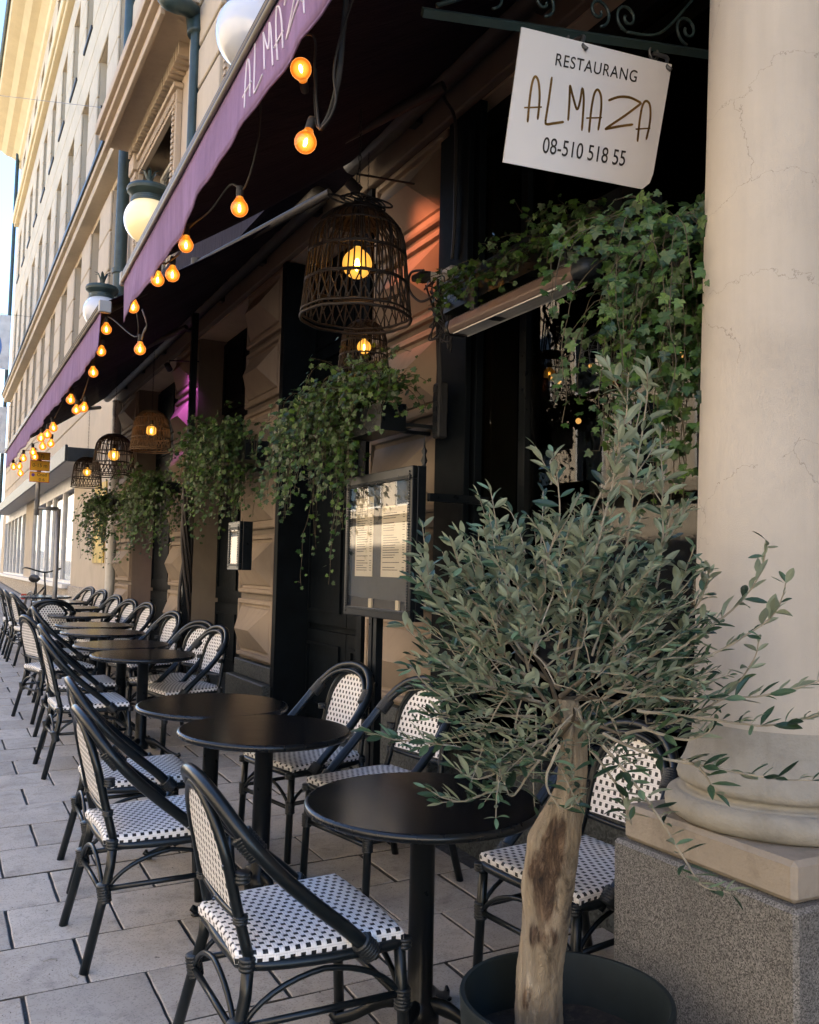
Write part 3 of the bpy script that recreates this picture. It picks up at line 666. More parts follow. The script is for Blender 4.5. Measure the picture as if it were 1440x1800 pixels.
# ------------------------------------------------------------------ awnings
BARD = plain('dark_bar', (.030, .026, .024), .4, metal=.2); BARL = plain('light_bar_edge', (.22, .19, .14), .45)
AX, BXK, BZK = .90, 2.36, 4.28
def awning(name, label, y0, y1, zf, word, seed):
    t = thing(name, label, 'awning', (BXK, (y0+y1)/2, BZK), 0, 'purple awnings over the tables')
    def P(nm, mb, m, **k): return mb.build(nm, m, t, world=True, **k)
    n = max(24, int((y1-y0) * 9)); mb = MB(); m = 10; v = []
    for i in range(n + 1):
        y = y0 + (y1-y0)*i/n; z0 = zf(y) + .03
        for j in range(m + 1):
            s = j/m; x = AX + (BXK-AX)*s; z = z0 + (BZK-z0)*s - .03*sin(pi*s)*(1 + .4*sin(y*5.2)) - (.006*sin(y*21) if 0 < j < m else 0)
            v.append((x, y, z))
    mb.add(v, [(i*(m+1)+j, (i+1)*(m+1)+j, (i+1)*(m+1)+j+1, i*(m+1)+j+1) for i in range(n) for j in range(m)])
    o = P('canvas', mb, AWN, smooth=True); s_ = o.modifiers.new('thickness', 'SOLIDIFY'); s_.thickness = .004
    mb = MB()
    for (dx, dz, r_, mi) in ((-.008, 0, .024, 0), (-.026, -.018, .010, 1), (-.014, .034, .013, 0), (-.024, .018, .007, 1)):
        mb.tube([(AX+dx, y, zf(y)+dz) for y in (y0, y0*.5+y1*.5, y1)], r_, 12, mi=mi)
    P('front_bar', mb, [BARD, BARL], smooth=True)
    mb = MB()
    for y in (y0, y1): mb.box(AX-.035, AX+.045, y-.02, y+.02, zf(y)-.035, zf(y)+.045, b=.006)
    P('end_cap', mb, GREY)
    # valance
    rr = random.Random(seed); ph = [rr.uniform(0, 6) for _ in range(4)]; n = int((y1-y0)*34); m = 8; v = []; H = .255 if word else .27
    def vp(y, s):
        near = max(0, 1 - (y - y0)/.55) if word else 0
        h = H * (1 - .75*near**2) * (1 + .03*sin(y*3+ph[0]))
        am = (.010*sin(y*4.1+ph[1]) + .006*sin(y*9.3+ph[2]) + .0035*sin(y*23+ph[3])) * s
        return Vector((AX - .012 + am + .10*s*s*near, y, zf(y) - .01 - h*s))
    for i in range(n+1):
        y = y0 + .02 + (y1-y0-.04)*i/n
        for j in range(m+1): v.append(vp(y, j/m))
    mb = MB(); mb.add(v, [(i*(m+1)+j, i*(m+1)+j+1, (i+1)*(m+1)+j+1, (i+1)*(m+1)+j) for i in range(n) for j in range(m)])
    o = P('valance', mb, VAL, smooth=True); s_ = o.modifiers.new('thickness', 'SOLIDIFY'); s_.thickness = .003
    mb = MB(); mb.tube([vp(y0+.02+(y1-y0-.04)*i/n, 1.0) for i in range(0, n+1, 2)], .004, 5); hm = P('hem', mb, VAL, smooth=True)
    # cassette on the wall
    mb = MB(); mb.tube([(BXK-.02, y0-.1, BZK-.02), (BXK-.02, y1+.1, BZK-.02)], .07, 14); P('roller_tube', mb, TUBEG, smooth=True)
    mb = MB(); k = y0
    while k < y1: mb.box(BXK+.03, XF-.1, k+.1, k+.2, BZK-.06, BZK+.05, b=.006); k += 1.3
    P('wall_bracket', mb, METALD)
    # folding arms
    arms = ((y0+.75, 1), (y1-.35, 1), ) if word else ((y0+.45, 1), ((y0+y1)/2, 1), (y1-.5, -1))
    for (ya, sg) in arms:
        mb = MB(); sh = Vector((BXK-.08, ya - .9*sg, BZK-.14)); el = Vector((1.66, ya+.25*sg, 3.86 if not word else 3.92)); fr = Vector((AX+.07, ya-.25*sg, zf(ya)+.05))
        mb.tube([sh, el], .030, 10); mb.tube([el + Vector((0, 0, .0)), fr], .026, 10)
        mb.lathe([(.001, -.05), (.04, -.05), (.04, .05), (.001, .05)], 14, el); P('folding_arm', mb, TUBEG if sg else METALD, smooth=True, sharp=40)
    return t, vp
zf1 = lambda y: 3.20 + .073*(5.35-y)
zf2 = lambda y: 3.235 + .003*(y-6.1)
aw1, vp1 = awning('awning', 'purple awning lettered along its valance, over the tables beside the column', 1.95, 5.35, zf1, True, 3)
aw2, vp2 = awning('awning', 'plain purple awning, the farther one, hung over the long row of small tables', 6.13, 15.1, zf2, False, 5)
# ------------------------------------------------------------------ hanging sign
SC, SYAW, SPIT, SW, SH = Vector((1.957, 2.471, 3.175)), radians(-7.47), radians(17.15), .598, .431
SR = Matrix.Rotation(SYAW, 3, 'Z') @ Matrix.Rotation(SPIT, 3, 'X')
def sign_uv(px, py):
    d = ray(px, py); nrm = SR @ Vector((0, 1, 0)); t = (SC - EYE).dot(nrm) / d.dot(nrm); q = SR.inverted() @ (EYE + d*t - SC); return q.x, q.z
sg = thing('hanging_sign', 'pale metal restaurant sign with gold lettering hanging by hooks from the wrought iron bracket', 'sign', SC)
sg.rotation_euler = SR.to_euler()
mb = MB(); hw, hh, t_ = SW/2, SH/2, .003
out = [(-hw, -hh), (hw-.035, -hh), (hw-.008, -hh+.025), (hw, -hh+.06), (hw, hh), (-hw, hh)]
mb.add([(x, -t_, z) for x, z in out] + [(x, t_, z) for x, z in out], [tuple(range(6)), tuple(range(11, 5, -1))] + [(i, i+6, (i+1) % 6+6, (i+1) % 6) for i in range(6)])
mb.build('panel', SIGNM, sg)
def ribbon(mb, pts, wd, y=-.0045, k=6, mi=0):
    P = spline([(x, 0, z) for x, z in pts], k) if len(pts) > 2 else [Vector((x, 0, z)) for x, z in pts]
    v = []
    for i, p in enumerate(P):
        a = P[max(0, i-1)]; b = P[min(len(P)-1, i+1)]; d = (b-a).normalized(); n_ = Vector((-d.z, 0, d.x)) * wd
        e = .6 if i in (0, len(P)-1) else 1
        v += [(p.x + n_.x*e, y, p.z + n_.z*e), (p.x - n_.x*e, y, p.z - n_.z*e)]
    mb.add(v, [(2*i, 2*i+1, 2*i+3, 2*i+2) for i in range(len(P)-1)], mi)
c3 = lambda x, y: (740 + x/3.6, y/3.6)
c4_ = lambda x, y: (1040 + x/3.6, y/3.6)
LET = [[[c3(672,775), c3(684,640), c3(700,530), c3(720,485), c3(741,520), c3(748,620), c3(736,758)], [c3(650,682), c3(762,678)]],
       [[c3(826,487), c3(805,640), c3(786,765), c3(794,786), c3(830,782), c3(902,772)]],
       [[c3(928,765), c3(936,650), c3(940,538)], [c3(940,538), c3(962,625), c3(985,692), c3(1004,640), c3(1018,560), c3(1027,640), c3(1015,828)]],
       [[c3(1060,840), c3(1074,700), c3(1092,600), c3(1115,568), c3(1136,610), c3(1136,700), c3(1118,826)], [c3(1043,748), c3(1142,745)]],
       [[c3(1182,637), c3(1250,614), c3(1320,618), c3(1390,652)], [c3(1394,652), c3(1290,730), c3(1160,818)], [c3(1160,818), c3(1250,800), c3(1340,788)]],
       [[c4_(287,898), c4_(300,770), c4_(318,670), c4_(342,640), c4_(366,670), c4_(366,770), c4_(342,885)], [c4_(275,818), c4_(368,812)]]]
LUV = [[[sign_uv(*p) for p in st] for st in L] for L in LET]
for L in LUV:
    mb = MB()
    for st in L: ribbon(mb, st, .0042)
    mb.build('letter', GOLD, sg)
def text_mesh(txt, size, m, name, parent, loc, rot, sx=1.0, ext=.0006, align='CENTER', sp=1.0):
    c = bpy.data.curves.new('t', 'FONT'); c.body = txt; c.size = size; c.extrude = ext; c.align_x = align; c.align_y = 'CENTER'; c.space_character = sp
    o = bpy.data.objects.new('t', c); COL.objects.link(o); bpy.context.view_layer.update()
    me = bpy.data.meshes.new_from_object(o.evaluated_get(bpy.context.evaluated_depsgraph_get())); bpy.data.objects.remove(o); bpy.data.curves.remove(c)
    me.materials.clear(); me.materials.append(m); me.name = name
    q = bpy.data.objects.new(name, me); COL.objects.link(q); q.parent = parent; q.location = loc; q.rotation_euler = rot; q.scale = (sx, 1, 1); return q
u0, w0 = sign_uv(*c3(850, 380)); u1, w1 = sign_uv(*c3(1362, 490))
tx = text_mesh('RESTAURANG', .055, INK, 'lettering', sg, ((u0+u1)/2, -.0048, (w0+w1)/2), (pi/2, -math.atan2(w1-w0, u1-u0), 0), 1, sp=1.12)
tx.scale.x = abs(u1-u0) / max(.01, tx.dimensions.x)
u0, w0 = sign_uv(*c3(770, 922)); u1, w1 = sign_uv(*c3(1290, 1010))
tx = text_mesh('08-510 518 55', .075, INK, 'lettering', sg, ((u0+u1)/2, -.0048, (w0+w1)/2), (pi/2, -math.atan2(w1-w0, u1-u0), 0), 1)
tx.scale.x = abs(u1-u0) / max(.01, tx.dimensions.x)
# valance lettering
allu = [p for L in LUV for st in L for p in st]; ua, ub = min(p[0] for p in allu), max(p[0] for p in allu); wa, wb = min(p[1] for p in allu), max(p[1] for p in allu)
for L in LUV:
    mb = MB()
    for st in L:
        P = spline([(p[0], p[1], 0) for p in st], 6) if len(st) > 2 else [Vector((*p, 0)) for p in st]
        q = []
        for p in P:
            s = (p.x-ua)/(ub-ua); y = 3.03 - .62*s; hgt = (wb-p.y)/(wb-wa); hgt = hgt + .25*(s-.5)*0
            a = vp1(y, .10 + .74*hgt); q.append(a + Vector((-.005, 0, 0)))
        mb.tube(q, .0032, 5)
    mb.build('letter', WTXT, aw1, world=True)
# bracket of the sign
br = thing('iron_bracket', 'black wrought iron scroll bracket above the hanging sign', 'bracket', (XF, 2.43, 3.5))
mb = MB(); dY = lambda x: 2.43 + (XF - x) * .13
zb_ = lambda x: 3.475 + (x-1.95)*.10
mb.tube([(XF+.02, dY(XF), zb_(XF)), (1.35, dY(1.35), zb_(1.35))], .019, 4, flat=1); mb.build('bar', GREENM, br, world=True)
mb = MB()
def scroll(c, r, turns, sgn, a0):
    out = []
    for i in range(28):
        s = i/27; a = a0 + sgn*turns*2*pi*s; rr = r*(1 - .82*s); out.append((c[0] + rr*cos(a), dY(c[0]), c[1] + rr*sin(a)))
    return out
for (cx_, cz_, r_, tn, sg_, a0) in ((2.02, 3.58, .055, 1.3, 1, -1.4), (2.14, 3.585, .055, 1.3, -1, -1.7), (1.80, 3.56, .05, 1.3, 1, -1.5), (2.40, 3.60, .06, 1.3, -1, -1.6), (1.60, 3.54, .05, 1.2, 1, -1.5)): mb.tube(scroll((cx_, cz_), r_, tn, sg_, a0), .006, 6)
mb.tube([(1.4, dY(1.4), 3.45), (1.9, dY(1.9), 3.72), (2.5, dY(2.5), 3.95)], .009, 6); mb.tube(spline([(2.14, dY(2.14), 3.53), (2.28, dY(2.28), 3.56), (2.42, dY(2.42), 3.72)], 6), .006, 6)
mb.build('scroll', GREENM, br, smooth=True, world=True)
mb = MB()
for (px, py) in ((1037, 55), (1182, 108)):
    u, w_ = sign_uv(px, py); top = SC + SR @ Vector((u, -.012, w_ + .0)); a = SC + SR @ Vector((u, 0, hh - .025))
    zz = zb_(a.x); xb = a.x + .005
    mb.tube(spline([a + Vector((-.008, -.012, 0)), a + Vector((-.02, .0, .02)), a + Vector((-.004, .015, .06)), Vector((xb, dY(xb), zz-.03))], 6), .0075, 8)
    mb.tube([(xb + .02*cos(k*pi/6), dY(xb), zz - .028 + .024*sin(k*pi/6)) for k in range(12)], .006, 6, closed=True)
mb.build('hook', plain('hook_steel', (.10, .10, .10), .4, metal=.5), br, smooth=True, world=True)
# ------------------------------------------------------------------ globe lamps on the facade
def globe(px, py, X, r, m, label):
    c = at(px, py, X=X); t = thing('globe_lamp', label, 'lamp', c, 0, 'globe lamps on the facade')
    mb = MB(); mb.lathe([(.001, -r)] + [(r*cos(a), r*sin(a)) for a in [(-pi/2 + pi*(i+1)/20) for i in range(17)]], 40); mb.build('globe', m, t, smooth=True)
    mb = MB(); z = r*.80
    mb.lathe([(r*.66, z-.03), (r*.73, z-.02), (r*.73, z+.01), (r*.66, z+.02), (r*.66, z+.05), (r*.90, z+.10), (r*.93, z+.13), (r*.88, z+.16), (r*.25, z+.17), (r*.20, z+.19), (.001, z+.19)], 36); mb.build('cap', GREENM, t, smooth=True, sharp=35)
    for k in range(6):
        a = k*pi/3 + .3; mb = MB(); d = Vector((cos(a), sin(a), 0)); s_ = Vector((-sin(a), cos(a), 0))
        P = [Vector((0, 0, z+.18)) + d*.012, Vector((0, 0, z+.27)) + d*.03, Vector((0, 0, z+.35)) + d*.07, Vector((0, 0, z+.36)) + d*.125]; W = [.018, .026, .018, .001]
        v = []
        for p, w_ in zip(P, W): v += [p - s_*w_, p + s_*w_, p + Vector((0, 0, -.004)) + d*.004]
        mb.add(v, [(3*i, 3*i+1, 3*i+4, 3*i+3) for i in range(3)] + [(3*i+1, 3*i+2, 3*i+5, 3*i+4) for i in range(3)] + [(3*i+2, 3*i, 3*i+3, 3*i+5) for i in range(3)]); mb.build('crown_leaf', GREENM, t)
    mb = MB(); mb.tube([(.0, 0, z+.06), (XF - c.x, 0, z+.10)], .022, 8); mb.tube(scroll2((.36, z-.02)), .008, 6); mb.build('wall_arm', GREENM, t, smooth=True)
def scroll2(c): return [(c[0] + .07*(1-.8*i/24)*cos(i*.35), 0, c[1] + .07*(1-.8*i/24)*sin(i*.35)) for i in range(25)]
globe(260, 388, 1.95, .265, OPALC, 'lit cream globe lamp, the middle of three, beside the dark green rain pipe')
globe(446, 62, 1.95, .285, OPALW, 'large white globe lamp above the lettered purple awning')
globe(178, 548, 1.95, .25, OPALW, 'white globe lamp partly hidden behind the end of the plain purple awning')
# ------------------------------------------------------------------ festoon bulbs
def festoon(label, pts, cab, grp='festoon lights under the awnings'):
    t = thing('festoon_lights', label, 'string lights', cab[0], 0, grp)
    mb = MB(); mb.tube(spline(cab, 8), .0042, 6); mb.build('cable', RUBBER, t, smooth=True, world=True)
    for (p, tilt, r) in pts:
        d = Vector(tilt).normalized(); q = Vector((0, 0, -1)).rotation_difference(d)
        s_ = BULBS
        ho = p - d * (r*2.25)
        a = inst(s_[0], 'socket', ho, t, q.to_euler(), (r/.034,)*3, world=True)
        b = inst(s_[1], 'bulb', p, t, q.to_euler(), (r/.034,)*3, world=True); inst(s_[2], 'filament', (0, 0, 0), b)
def bulb_meshes():
    a = MB(); a.lathe([(.001, .014), (.013, .012), (.0145, 0), (.0145, -.030), (.012, -.034), (.001, -.034)], 14)
    r = .034; b = MB(); b.lathe([(.001, -r)] + [(r*cos(x), r*sin(x)) for x in [(-pi/2 + pi*(i+1)/16) for i in range(12)]] + [(.0145, .040), (.013, .050)], 24)
    c = MB()
    c.lathe([(.001, -.016), (.005, -.013), (.007, 0), (.004, .012), (.001, .016)], 8)
    return a.mesh('socket', RUBBER, True), b.mesh('bulb', AMBER, True), c.mesh('filament', FIL, True)
BULBS = bulb_meshes()
def bp(px, py, X=.97): return at(px, py, X=X)
B1 = [(bp(529, 121, 1.02), (-.6, -1, .4), .036), (bp(537, 250, 1.0), (-.28, -.1, -1), .036), (bp(421, 366, .97), (.02, 0, -1), .033), (bp(327, 431, .93), (0, 0, -1), .033), (bp(303, 483, .95), (.0, 0, -1), .034), (bp(277, 492, .92), (0, .2, -1), .033)]
C1 = [(1.05, 1.8, 3.72), bp(603, 60, 1.03) + Vector((.0, 0, .02)), bp(590, 180, 1.03), bp(568, 222, 1.02), bp(560, 215, 1.02), bp(553, 130, 1.03), bp(545, 60, 1.0), (1.04, 3.3, 3.50), bp(455, 240, .99), bp(430, 330, .98), bp(405, 325, .96), bp(370, 370, .95), bp(334, 400, .94), bp(318, 440, .94), bp(308, 452, .94), bp(285, 462, .93), (.95, 4.7, 3.26), (.95, 5.3, 3.2)]
festoon('glowing amber festoon bulbs hanging under the lettered purple awning', B1, C1)
px2 = [(246, 614, 1.02, .034), (234, 540, .93, .034), (187, 579, .93, .034), (178, 618, .95, .032), (164, 655, .94, .034), (124, 703, .92, .036), (134, 721, .96, .034), (147, 717, 1.0, .036), (94, 752, .95, .04), (83, 764, .93, .04), (72, 770, .92, .04), (75, 785, .97, .04), (89, 780, 1.0, .038), (58, 795, .95, .04), (61, 803, .98, .04), (41, 806, .93, .042), (34, 820, .95, .042), (24, 821, .94, .042), (36, 832, .98, .042)]
B2 = [(bp(a, b, X), (R.uniform(-.15, .15), R.uniform(-.2, .1), -1), r) for a, b, X, r in px2]
C2 = [(.96, 5.5, 3.22)] + [b[0] + Vector((0, 0, .085)) if i % 2 == 0 else b[0] + Vector((0, .1, .10)) for i, b in enumerate(sorted(B2, key=lambda q: q[0].y))] + [(.94, 15, 3.2)]
C2.sort(key=lambda q: q[1])
festoon('long string of amber festoon bulbs under the plain purple awning', B2, C2)
# loose flat cables dropping from the awning bar
for pts, lab in (([bp(250, 545, 1.0), bp(258, 570, 1.0), bp(252, 585, 1.01), bp(249, 596, 1.02)], 'short black cable looped above the lone amber bulb between the two awnings'),
                 ([bp(610, -20, 1.08), bp(603, 60, 1.06), bp(595, 140, 1.05), bp(580, 200, 1.05), bp(562, 226, 1.03), bp(556, 200, 1.04), bp(554, 120, 1.04)], 'flat grey cable hanging in a long loop by the end of the lettered valance')):
    mb = MB(); mb.tube(spline(pts, 8), .010, 6, flat=.35); tag(mb.build('cable', RUBBER, smooth=True), lab, 'cable')
# ------------------------------------------------------------------ basket lanterns
def lantern_meshes(r=.275, h=.56):
    def rad(s):  # s 0 bottom..1 top
        return r*(1 - .20*s) if s < .62 else r*(.876 - .0*s) * math.sqrt(max(0, 1 - ((s-.62)/.40)**2)) * .995
    P = {}
    mb = MB()
    for s, rr in ((0, .008), (.045, .006), (.30, .005), (.315, .005), (.56, .0055), (.575, .0045), (.80, .006), (.93, .005)):
        q = rad(s); mb.tube([(q*cos(a), q*sin(a), h*s + .002*sin(a*9)) for a in [2*pi*k/56 for k in range(56)]], rr, 5, closed=True)
    P['hoop'] = mb.mesh('hoop', RATTAN, True)
    mb = MB(); rr = random.Random(5)
    for k in range(46):
        a = 2*pi*k/46 + rr.uniform(-.02, .02); tw = rr.uniform(-.10, .10); pts = []
        for i in range(13):
            s = .045 + .93*i/12 if k % 2 == 0 else .30 + .68*i/12
            q = rad(s) + .001; aa = a + tw*s; pts.append((q*cos(aa), q*sin(aa), h*s))
        mb.tube(pts, .0042, 4, flat=.5)
    for k in range(34):
        a = 2*pi*k/34
        for d in (-.12, .12): mb.tube([(rad(s)*cos(a + d*(1 - 2*(s-.045)/.255)), rad(s)*sin(a + d*(1-2*(s-.045)/.255)), h*s) for s in (.045, .11, .17, .235, .30)], .0036, 4, flat=.6)
    for k in range(34):   # denser wicker near the top
        a = 2*pi*(k+.5)/34; mb.tube([(rad(s)*cos(a), rad(s)*sin(a), h*s) for s in (.56, .66, .76, .86, .95)], .0045, 4, flat=.4)
    P['wicker'] = mb.mesh('wicker', RATTAN, True)
    mb = MB(); mb.lathe([(rad(.9)*1.01, h*.90), (rad(.95)*1.01, h*.955), (.10, h*.995), (.03, h*1.01), (.001, h*1.01)], 32); P['cap'] = mb.mesh('cap', RATTAN, True)
    rb_ = .074; mb = MB(); mb.lathe([(.001, -rb_)] + [(rb_*cos(x), rb_*sin(x)) for x in [(-pi/2 + pi*(i+1)/16) for i in range(13)]] + [(.02, .078), (.019, .09)], 28, (0, 0, h*.50)); P['bulb'] = mb.mesh('bulb', AMBERB, True)
    mb = MB(); mb.lathe([(.001, -.032), (.009, -.025), (.014, 0), (.009, .03), (.001, .035)], 10, (0, 0, h*.49)); P['filament'] = mb.mesh('filament', FIL2, True)
    mb = MB(); mb.lathe([(.022, h*.50+.085), (.024, h*.50+.14), (.001, h*.50+.15)], 12); mb.tube([(0, 0, h*.5+.14), (0, 0, h)], .004, 5); P['socket'] = mb.mesh('socket', RUBBER, True)
    return P, h
def amberb():
    g = NG('globe_bulb_glass'); lw = g.n('ShaderNodeLayerWeight', Blend=.5)
    em = g.n('ShaderNodeEmission', Strength=.24); n = g.noise(g.coord('Object'), 22, 3)
    g.l(g.mix(g.math('MULTIPLY', n, .5), g.ramp(lw.outputs['Facing'], [(0, (1.0, .50, .06)), (.5, (.70, .25, .02)), (1, (.6, .26, .04))]), (1, .62, .14)), em.inputs[0])
    tr = g.n('ShaderNodeBsdfTransparent'); tr.inputs[0].default_value = (1, .6, .2, 1); a = g.n('ShaderNodeMixShader'); a.inputs[0].default_value = .75
    g.l(tr.outputs[0], a.inputs[1]); g.l(em.outputs[0], a.inputs[2]); g.l(a.outputs[0], g.out.inputs[0]); return g.m
AMBERB = amberb(); FIL2 = emis('lantern_filament', (1, .62, .2), 30)
LM, LH = lantern_meshes()
RATTAN_LIT = plain('lit_rattan', (.16, .095, .045), .6, var=.4, vs_=12, bumpk=.4, bs=150)  # lighter rattan copy, lantern glow put into its colour
def lantern(p, s, label, top=4.0, rz=0, coil=False, light=False):
    t = thing('basket_lantern', label, 'lantern', p, rz, 'wicker basket lanterns hanging under the awnings')
    t.scale = (s, s, s)
    for nm in ('hoop', 'wicker', 'cap', 'socket'):
        o = inst(LM[nm], nm, (0, 0, 0), t)
        if light and nm in ('hoop', 'wicker', 'cap'): o.material_slots[0].link = 'OBJECT'; o.material_slots[0].material = RATTAN_LIT
    b = inst(LM['bulb'], 'bulb', (0, 0, 0), t); inst(LM['filament'], 'filament', (0, 0, 0), b)
    mb = MB(); L = (top - p[2])/s - LH; n = max(2, int(L/.034))
    for k in range(n):
        z = LH + L*(k+.5)/n; hx = .007; hz = L/n*.62; a = k % 2
        mb.tube([((hx*cos(q) if a else 0), (0 if a else hx*cos(q)), z + hz*sin(q)) for q in [2*pi*j/8 for j in range(8)]], .002, 4, closed=True)
    mb.build('chain', METALD, t)
    if coil:
        mb = MB(); rr = random.Random(9)
        for k in range(9):
            c_ = (rr.uniform(.02, .11), rr.uniform(-.03, .03), LH + .02 + rr.uniform(0, .05)) if k < 6 else (rr.uniform(-.12, -.03), rr.uniform(-.02, .02), LH + rr.uniform(.02, .05))
            ax, az = rr.uniform(.05, .085), rr.uniform(.03, .05); th = rr.uniform(-.4, .4)
            mb.tube([(c_[0] + ax*cos(q), c_[1] + .03*sin(q + th), c_[2] + az*sin(q + th)) for q in [2*pi*j/16 for j in range(16)]], .005, 5, closed=True)
        mb.build('coiled_cable', RUBBER, t, smooth=True)
    return t
def lpos(px, py, X, s): p = at(px, py, X=X); p.z -= LH*.5*s; return p
lantern(lpos(628, 464, 1.80, 1.0), 1.0, 'large dark wicker basket lantern with a glowing globe bulb and coiled cable on top', 4.0, 0, True)
lantern(lpos(640, 610, 2.05, .52), .52, 'small basket lantern showing below the large one, just over the hanging ivy', 3.9)
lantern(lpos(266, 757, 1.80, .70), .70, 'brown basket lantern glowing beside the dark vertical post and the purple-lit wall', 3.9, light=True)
lantern(lpos(200, 800, 1.72, .84), .84, 'wide basket lantern between the brown one and the smallest one', 3.8)
lantern(lpos(153, 830, 1.75, .72), .72, 'smallest and farthest basket lantern, in front of the pale shop wall', 3.7)
# ------------------------------------------------------------------ heater
hp0, hp1 = at(795, 578, X=2.2), at(1048, 470, X=2.2); hp0.z = hp1.z = 2.745
ht = thing('patio_heater', 'long copper-grey infrared heater bar under the ivy in front of the dark window', 'heater', (hp0 + hp1)/2)
mb = MB(); L = abs(hp0.y - hp1.y)/2
pr = [(-.055, -.045), (-.068, -.02), (-.062, .018), (-.03, .04), (.03, .045), (.05, .02), (.05, -.03), (.035, -.045)]
def prism(mb, pr, y0, y1, cap=True):
    n = len(pr); v = [(x, y0, z) for x, z in pr] + [(x, y1, z) for x, z in pr]
    mb.add(v, [(i, (i+1) % n, n+(i+1) % n, n+i) for i in range(n)] + ([tuple(range(n-1, -1, -1)), tuple(range(n, 2*n))] if cap else []))
prism(mb, pr, -L+.07, L-.07); mb.build('shell', HEATM, ht, smooth=False, bevel=.006)
for s in (-1, 1):
    mb = MB(); v = []; n = len(pr)
    for k, (sc_, yy) in enumerate(((1.02, 0), (1.0, .03), (.8, .055), (.3, .07))): v += [(x*sc_, s*(L-.07+yy), z*sc_) for x, z in pr]
    mb.add(v, [(k*n+i, k*n+(i+1) % n, (k+1)*n+(i+1) % n, (k+1)*n+i) for k in range(3) for i in range(n)] + [tuple(range(3*n, 4*n))]); mb.build('end_cap', METALD, ht, smooth=True)
mb = MB(); y = -L+.12
def gb(a, b): mb.tube([a, b], .0024, 4)
xs = (-.05, .03); k = 0
while y < L-.14:
    if abs(y - .12) > .035:
        gb((xs[0], y, -.047), (xs[1], y+.02, -.049)); gb((xs[0], y+.02, -.047), (xs[1], y, -.049))
    y += .012
mb.tube([(xs[0], -L+.1, -.047), (xs[0], L-.1, -.047)], .004, 5); mb.tube([(xs[1], -L+.1, -.049), (xs[1], L-.1, -.049)], .004, 5)
mb.build('grille', plain('grille_steel', (.62, .60, .56), .4, metal=.2), ht, kind='stuff')
mb = MB(); mb.box(-.045, .03, -L+.1, L-.1, -.0463, -.0455); mb.build('reflector', METALD, ht)
mb = MB()
for y in (-.35, .35): mb.box(-.01, .01, y-.02, y+.02, .04, .16); mb.tube([(0, y, .15), (.35, y, .22)], .012, 6)
mb.build('mounting', METALD, ht)
# ------------------------------------------------------------------ menu cases
def menu_case(x, y0, y1, z0, z1, label, d=.07, post=None, pages=True):
    t = thing('menu_case', label, 'menu display', (x, (y0+y1)/2, z0 if post is None else gz(x, y0)), 0)
    B = lambda nm, fn, m, **k: (lambda mb: (fn(mb), mb.build(nm, m, t, world=True, **k))[1])(MB())
    f = .05
    B('cabinet', lambda mb: (mb.box(x+.02, x+d, y0, y1, z0, z1), ), BLACKP, bevel=.004)
    fr = B('frame', lambda mb: (mb.box(x-.01, x+.018, y0, y1, z0, z0+f), mb.box(x-.01, x+.018, y0, y1, z1-f*1.3, z1), mb.box(x-.01, x+.018, y0, y0+f*.8, z0+f+.001, z1-f*1.3-.001), mb.box(x-.01, x+.018, y1-f*.8, y1, z0+f+.001, z1-f*1.3-.001)), BLACKP, bevel=.004)
    mb = MB(); s = .014
    y = y0+.02
    while y < y1-.02:
        for zz in (z0+f-.017, z1-f*1.3+.008): mb.box(x-.0165, x-.0102, y, y+s*.55, zz, zz+.011)
        y += s
    z = z0+.02
    while z < z1-.02:
        for yy in (y0+f*.8-.014, y1-f*.8+.005): mb.box(x-.0165, x-.0102, yy, yy+.010, z, z+s*.55)
        z += s
    mb.build('carved_edge', METALD, fr, world=True)
    B('back_board', lambda mb: mb.box(x+.0165, x+.0195, y0+f*.8, y1-f*.8, z0+f, z1-f*1.3), plain('board', (.05, .045, .04), .7))
    g = MB(); g.box(x-.004, x-.001, y0+f*.8+.001, y1-f*.8-.001, z0+f+.001, z1-f*1.3-.001); g.build('glass', MGLASS, t, world=True)
    if pages:
        W = y1-y0; H = z1-z0
        for a, b, c, e in ((y0+.12*W, y0+.47*W, z0+.28*H, z0+.76*H), (y0+.60*W, y0+.88*W, z0+.28*H, z0+.84*H)):
            pg = B('menu_page', lambda mb: mb.box(x+.012, x+.014, a, b, c, e), PAPER)
            mb = MB(); rr = random.Random(int(a*100)); z = e-.04
            while z > c+.03:
                if rr.random() < .85:
                    mb.box(x+.0112, x+.0119, b-.02-(b-a-.04)*rr.uniform(.45, .8), b-.02, z, z+.004); mb.box(x+.0112, x+.0119, a+.015, a+.04, z, z+.004)
                z -= .013
            mb.build('print', INK, pg, world=True)
        for yy in (y0+.2*W, y0+.6*W):
            B('candle', lambda mb: mb.lathe([(.001, 0), (.02, 0), (.02, .05), (.001, .05)], 12, (x+.008-.0, yy, z0+f+.001)) if 0 else mb.box(x+.001, x+.012, yy-.018, yy+.018, z0+f+.001, z0+f+.05), PAPER)
    if post:
        for yy in post: B('post', lambda mb: mb.box(x+.04, x+.08, yy-.02, yy+.02, gz(x, yy)-.02, z0), BLACKP)
        B('post_foot', lambda mb: mb.box(x-.05, x+.2, post[0]-.1, post[-1]+.1, gz(x, post[0])-.02, gz(x, post[0])+.03), BLACKP, bevel=.005)
        B('wall_arm', lambda mb: mb.box(x+.06, x+.40, y0-.06, y0-.03, z0+.60, z0+.64), BLACKP)
        B('finial', lambda mb: mb.lathe([(.001, .16), (.006, .10), (.015, .08), (.008, .06), (.018, .03), (.008, .01), (.014, 0), (.001, 0)], 10, (x+.07, y0+.03, z1)), BLACKP, smooth=True)
    return t
menu_case(2.10, 4.00, 4.82, 1.305, 2.085, 'black ornate glazed menu case on a post, under the trailing ivy', post=(4.50, 4.56))
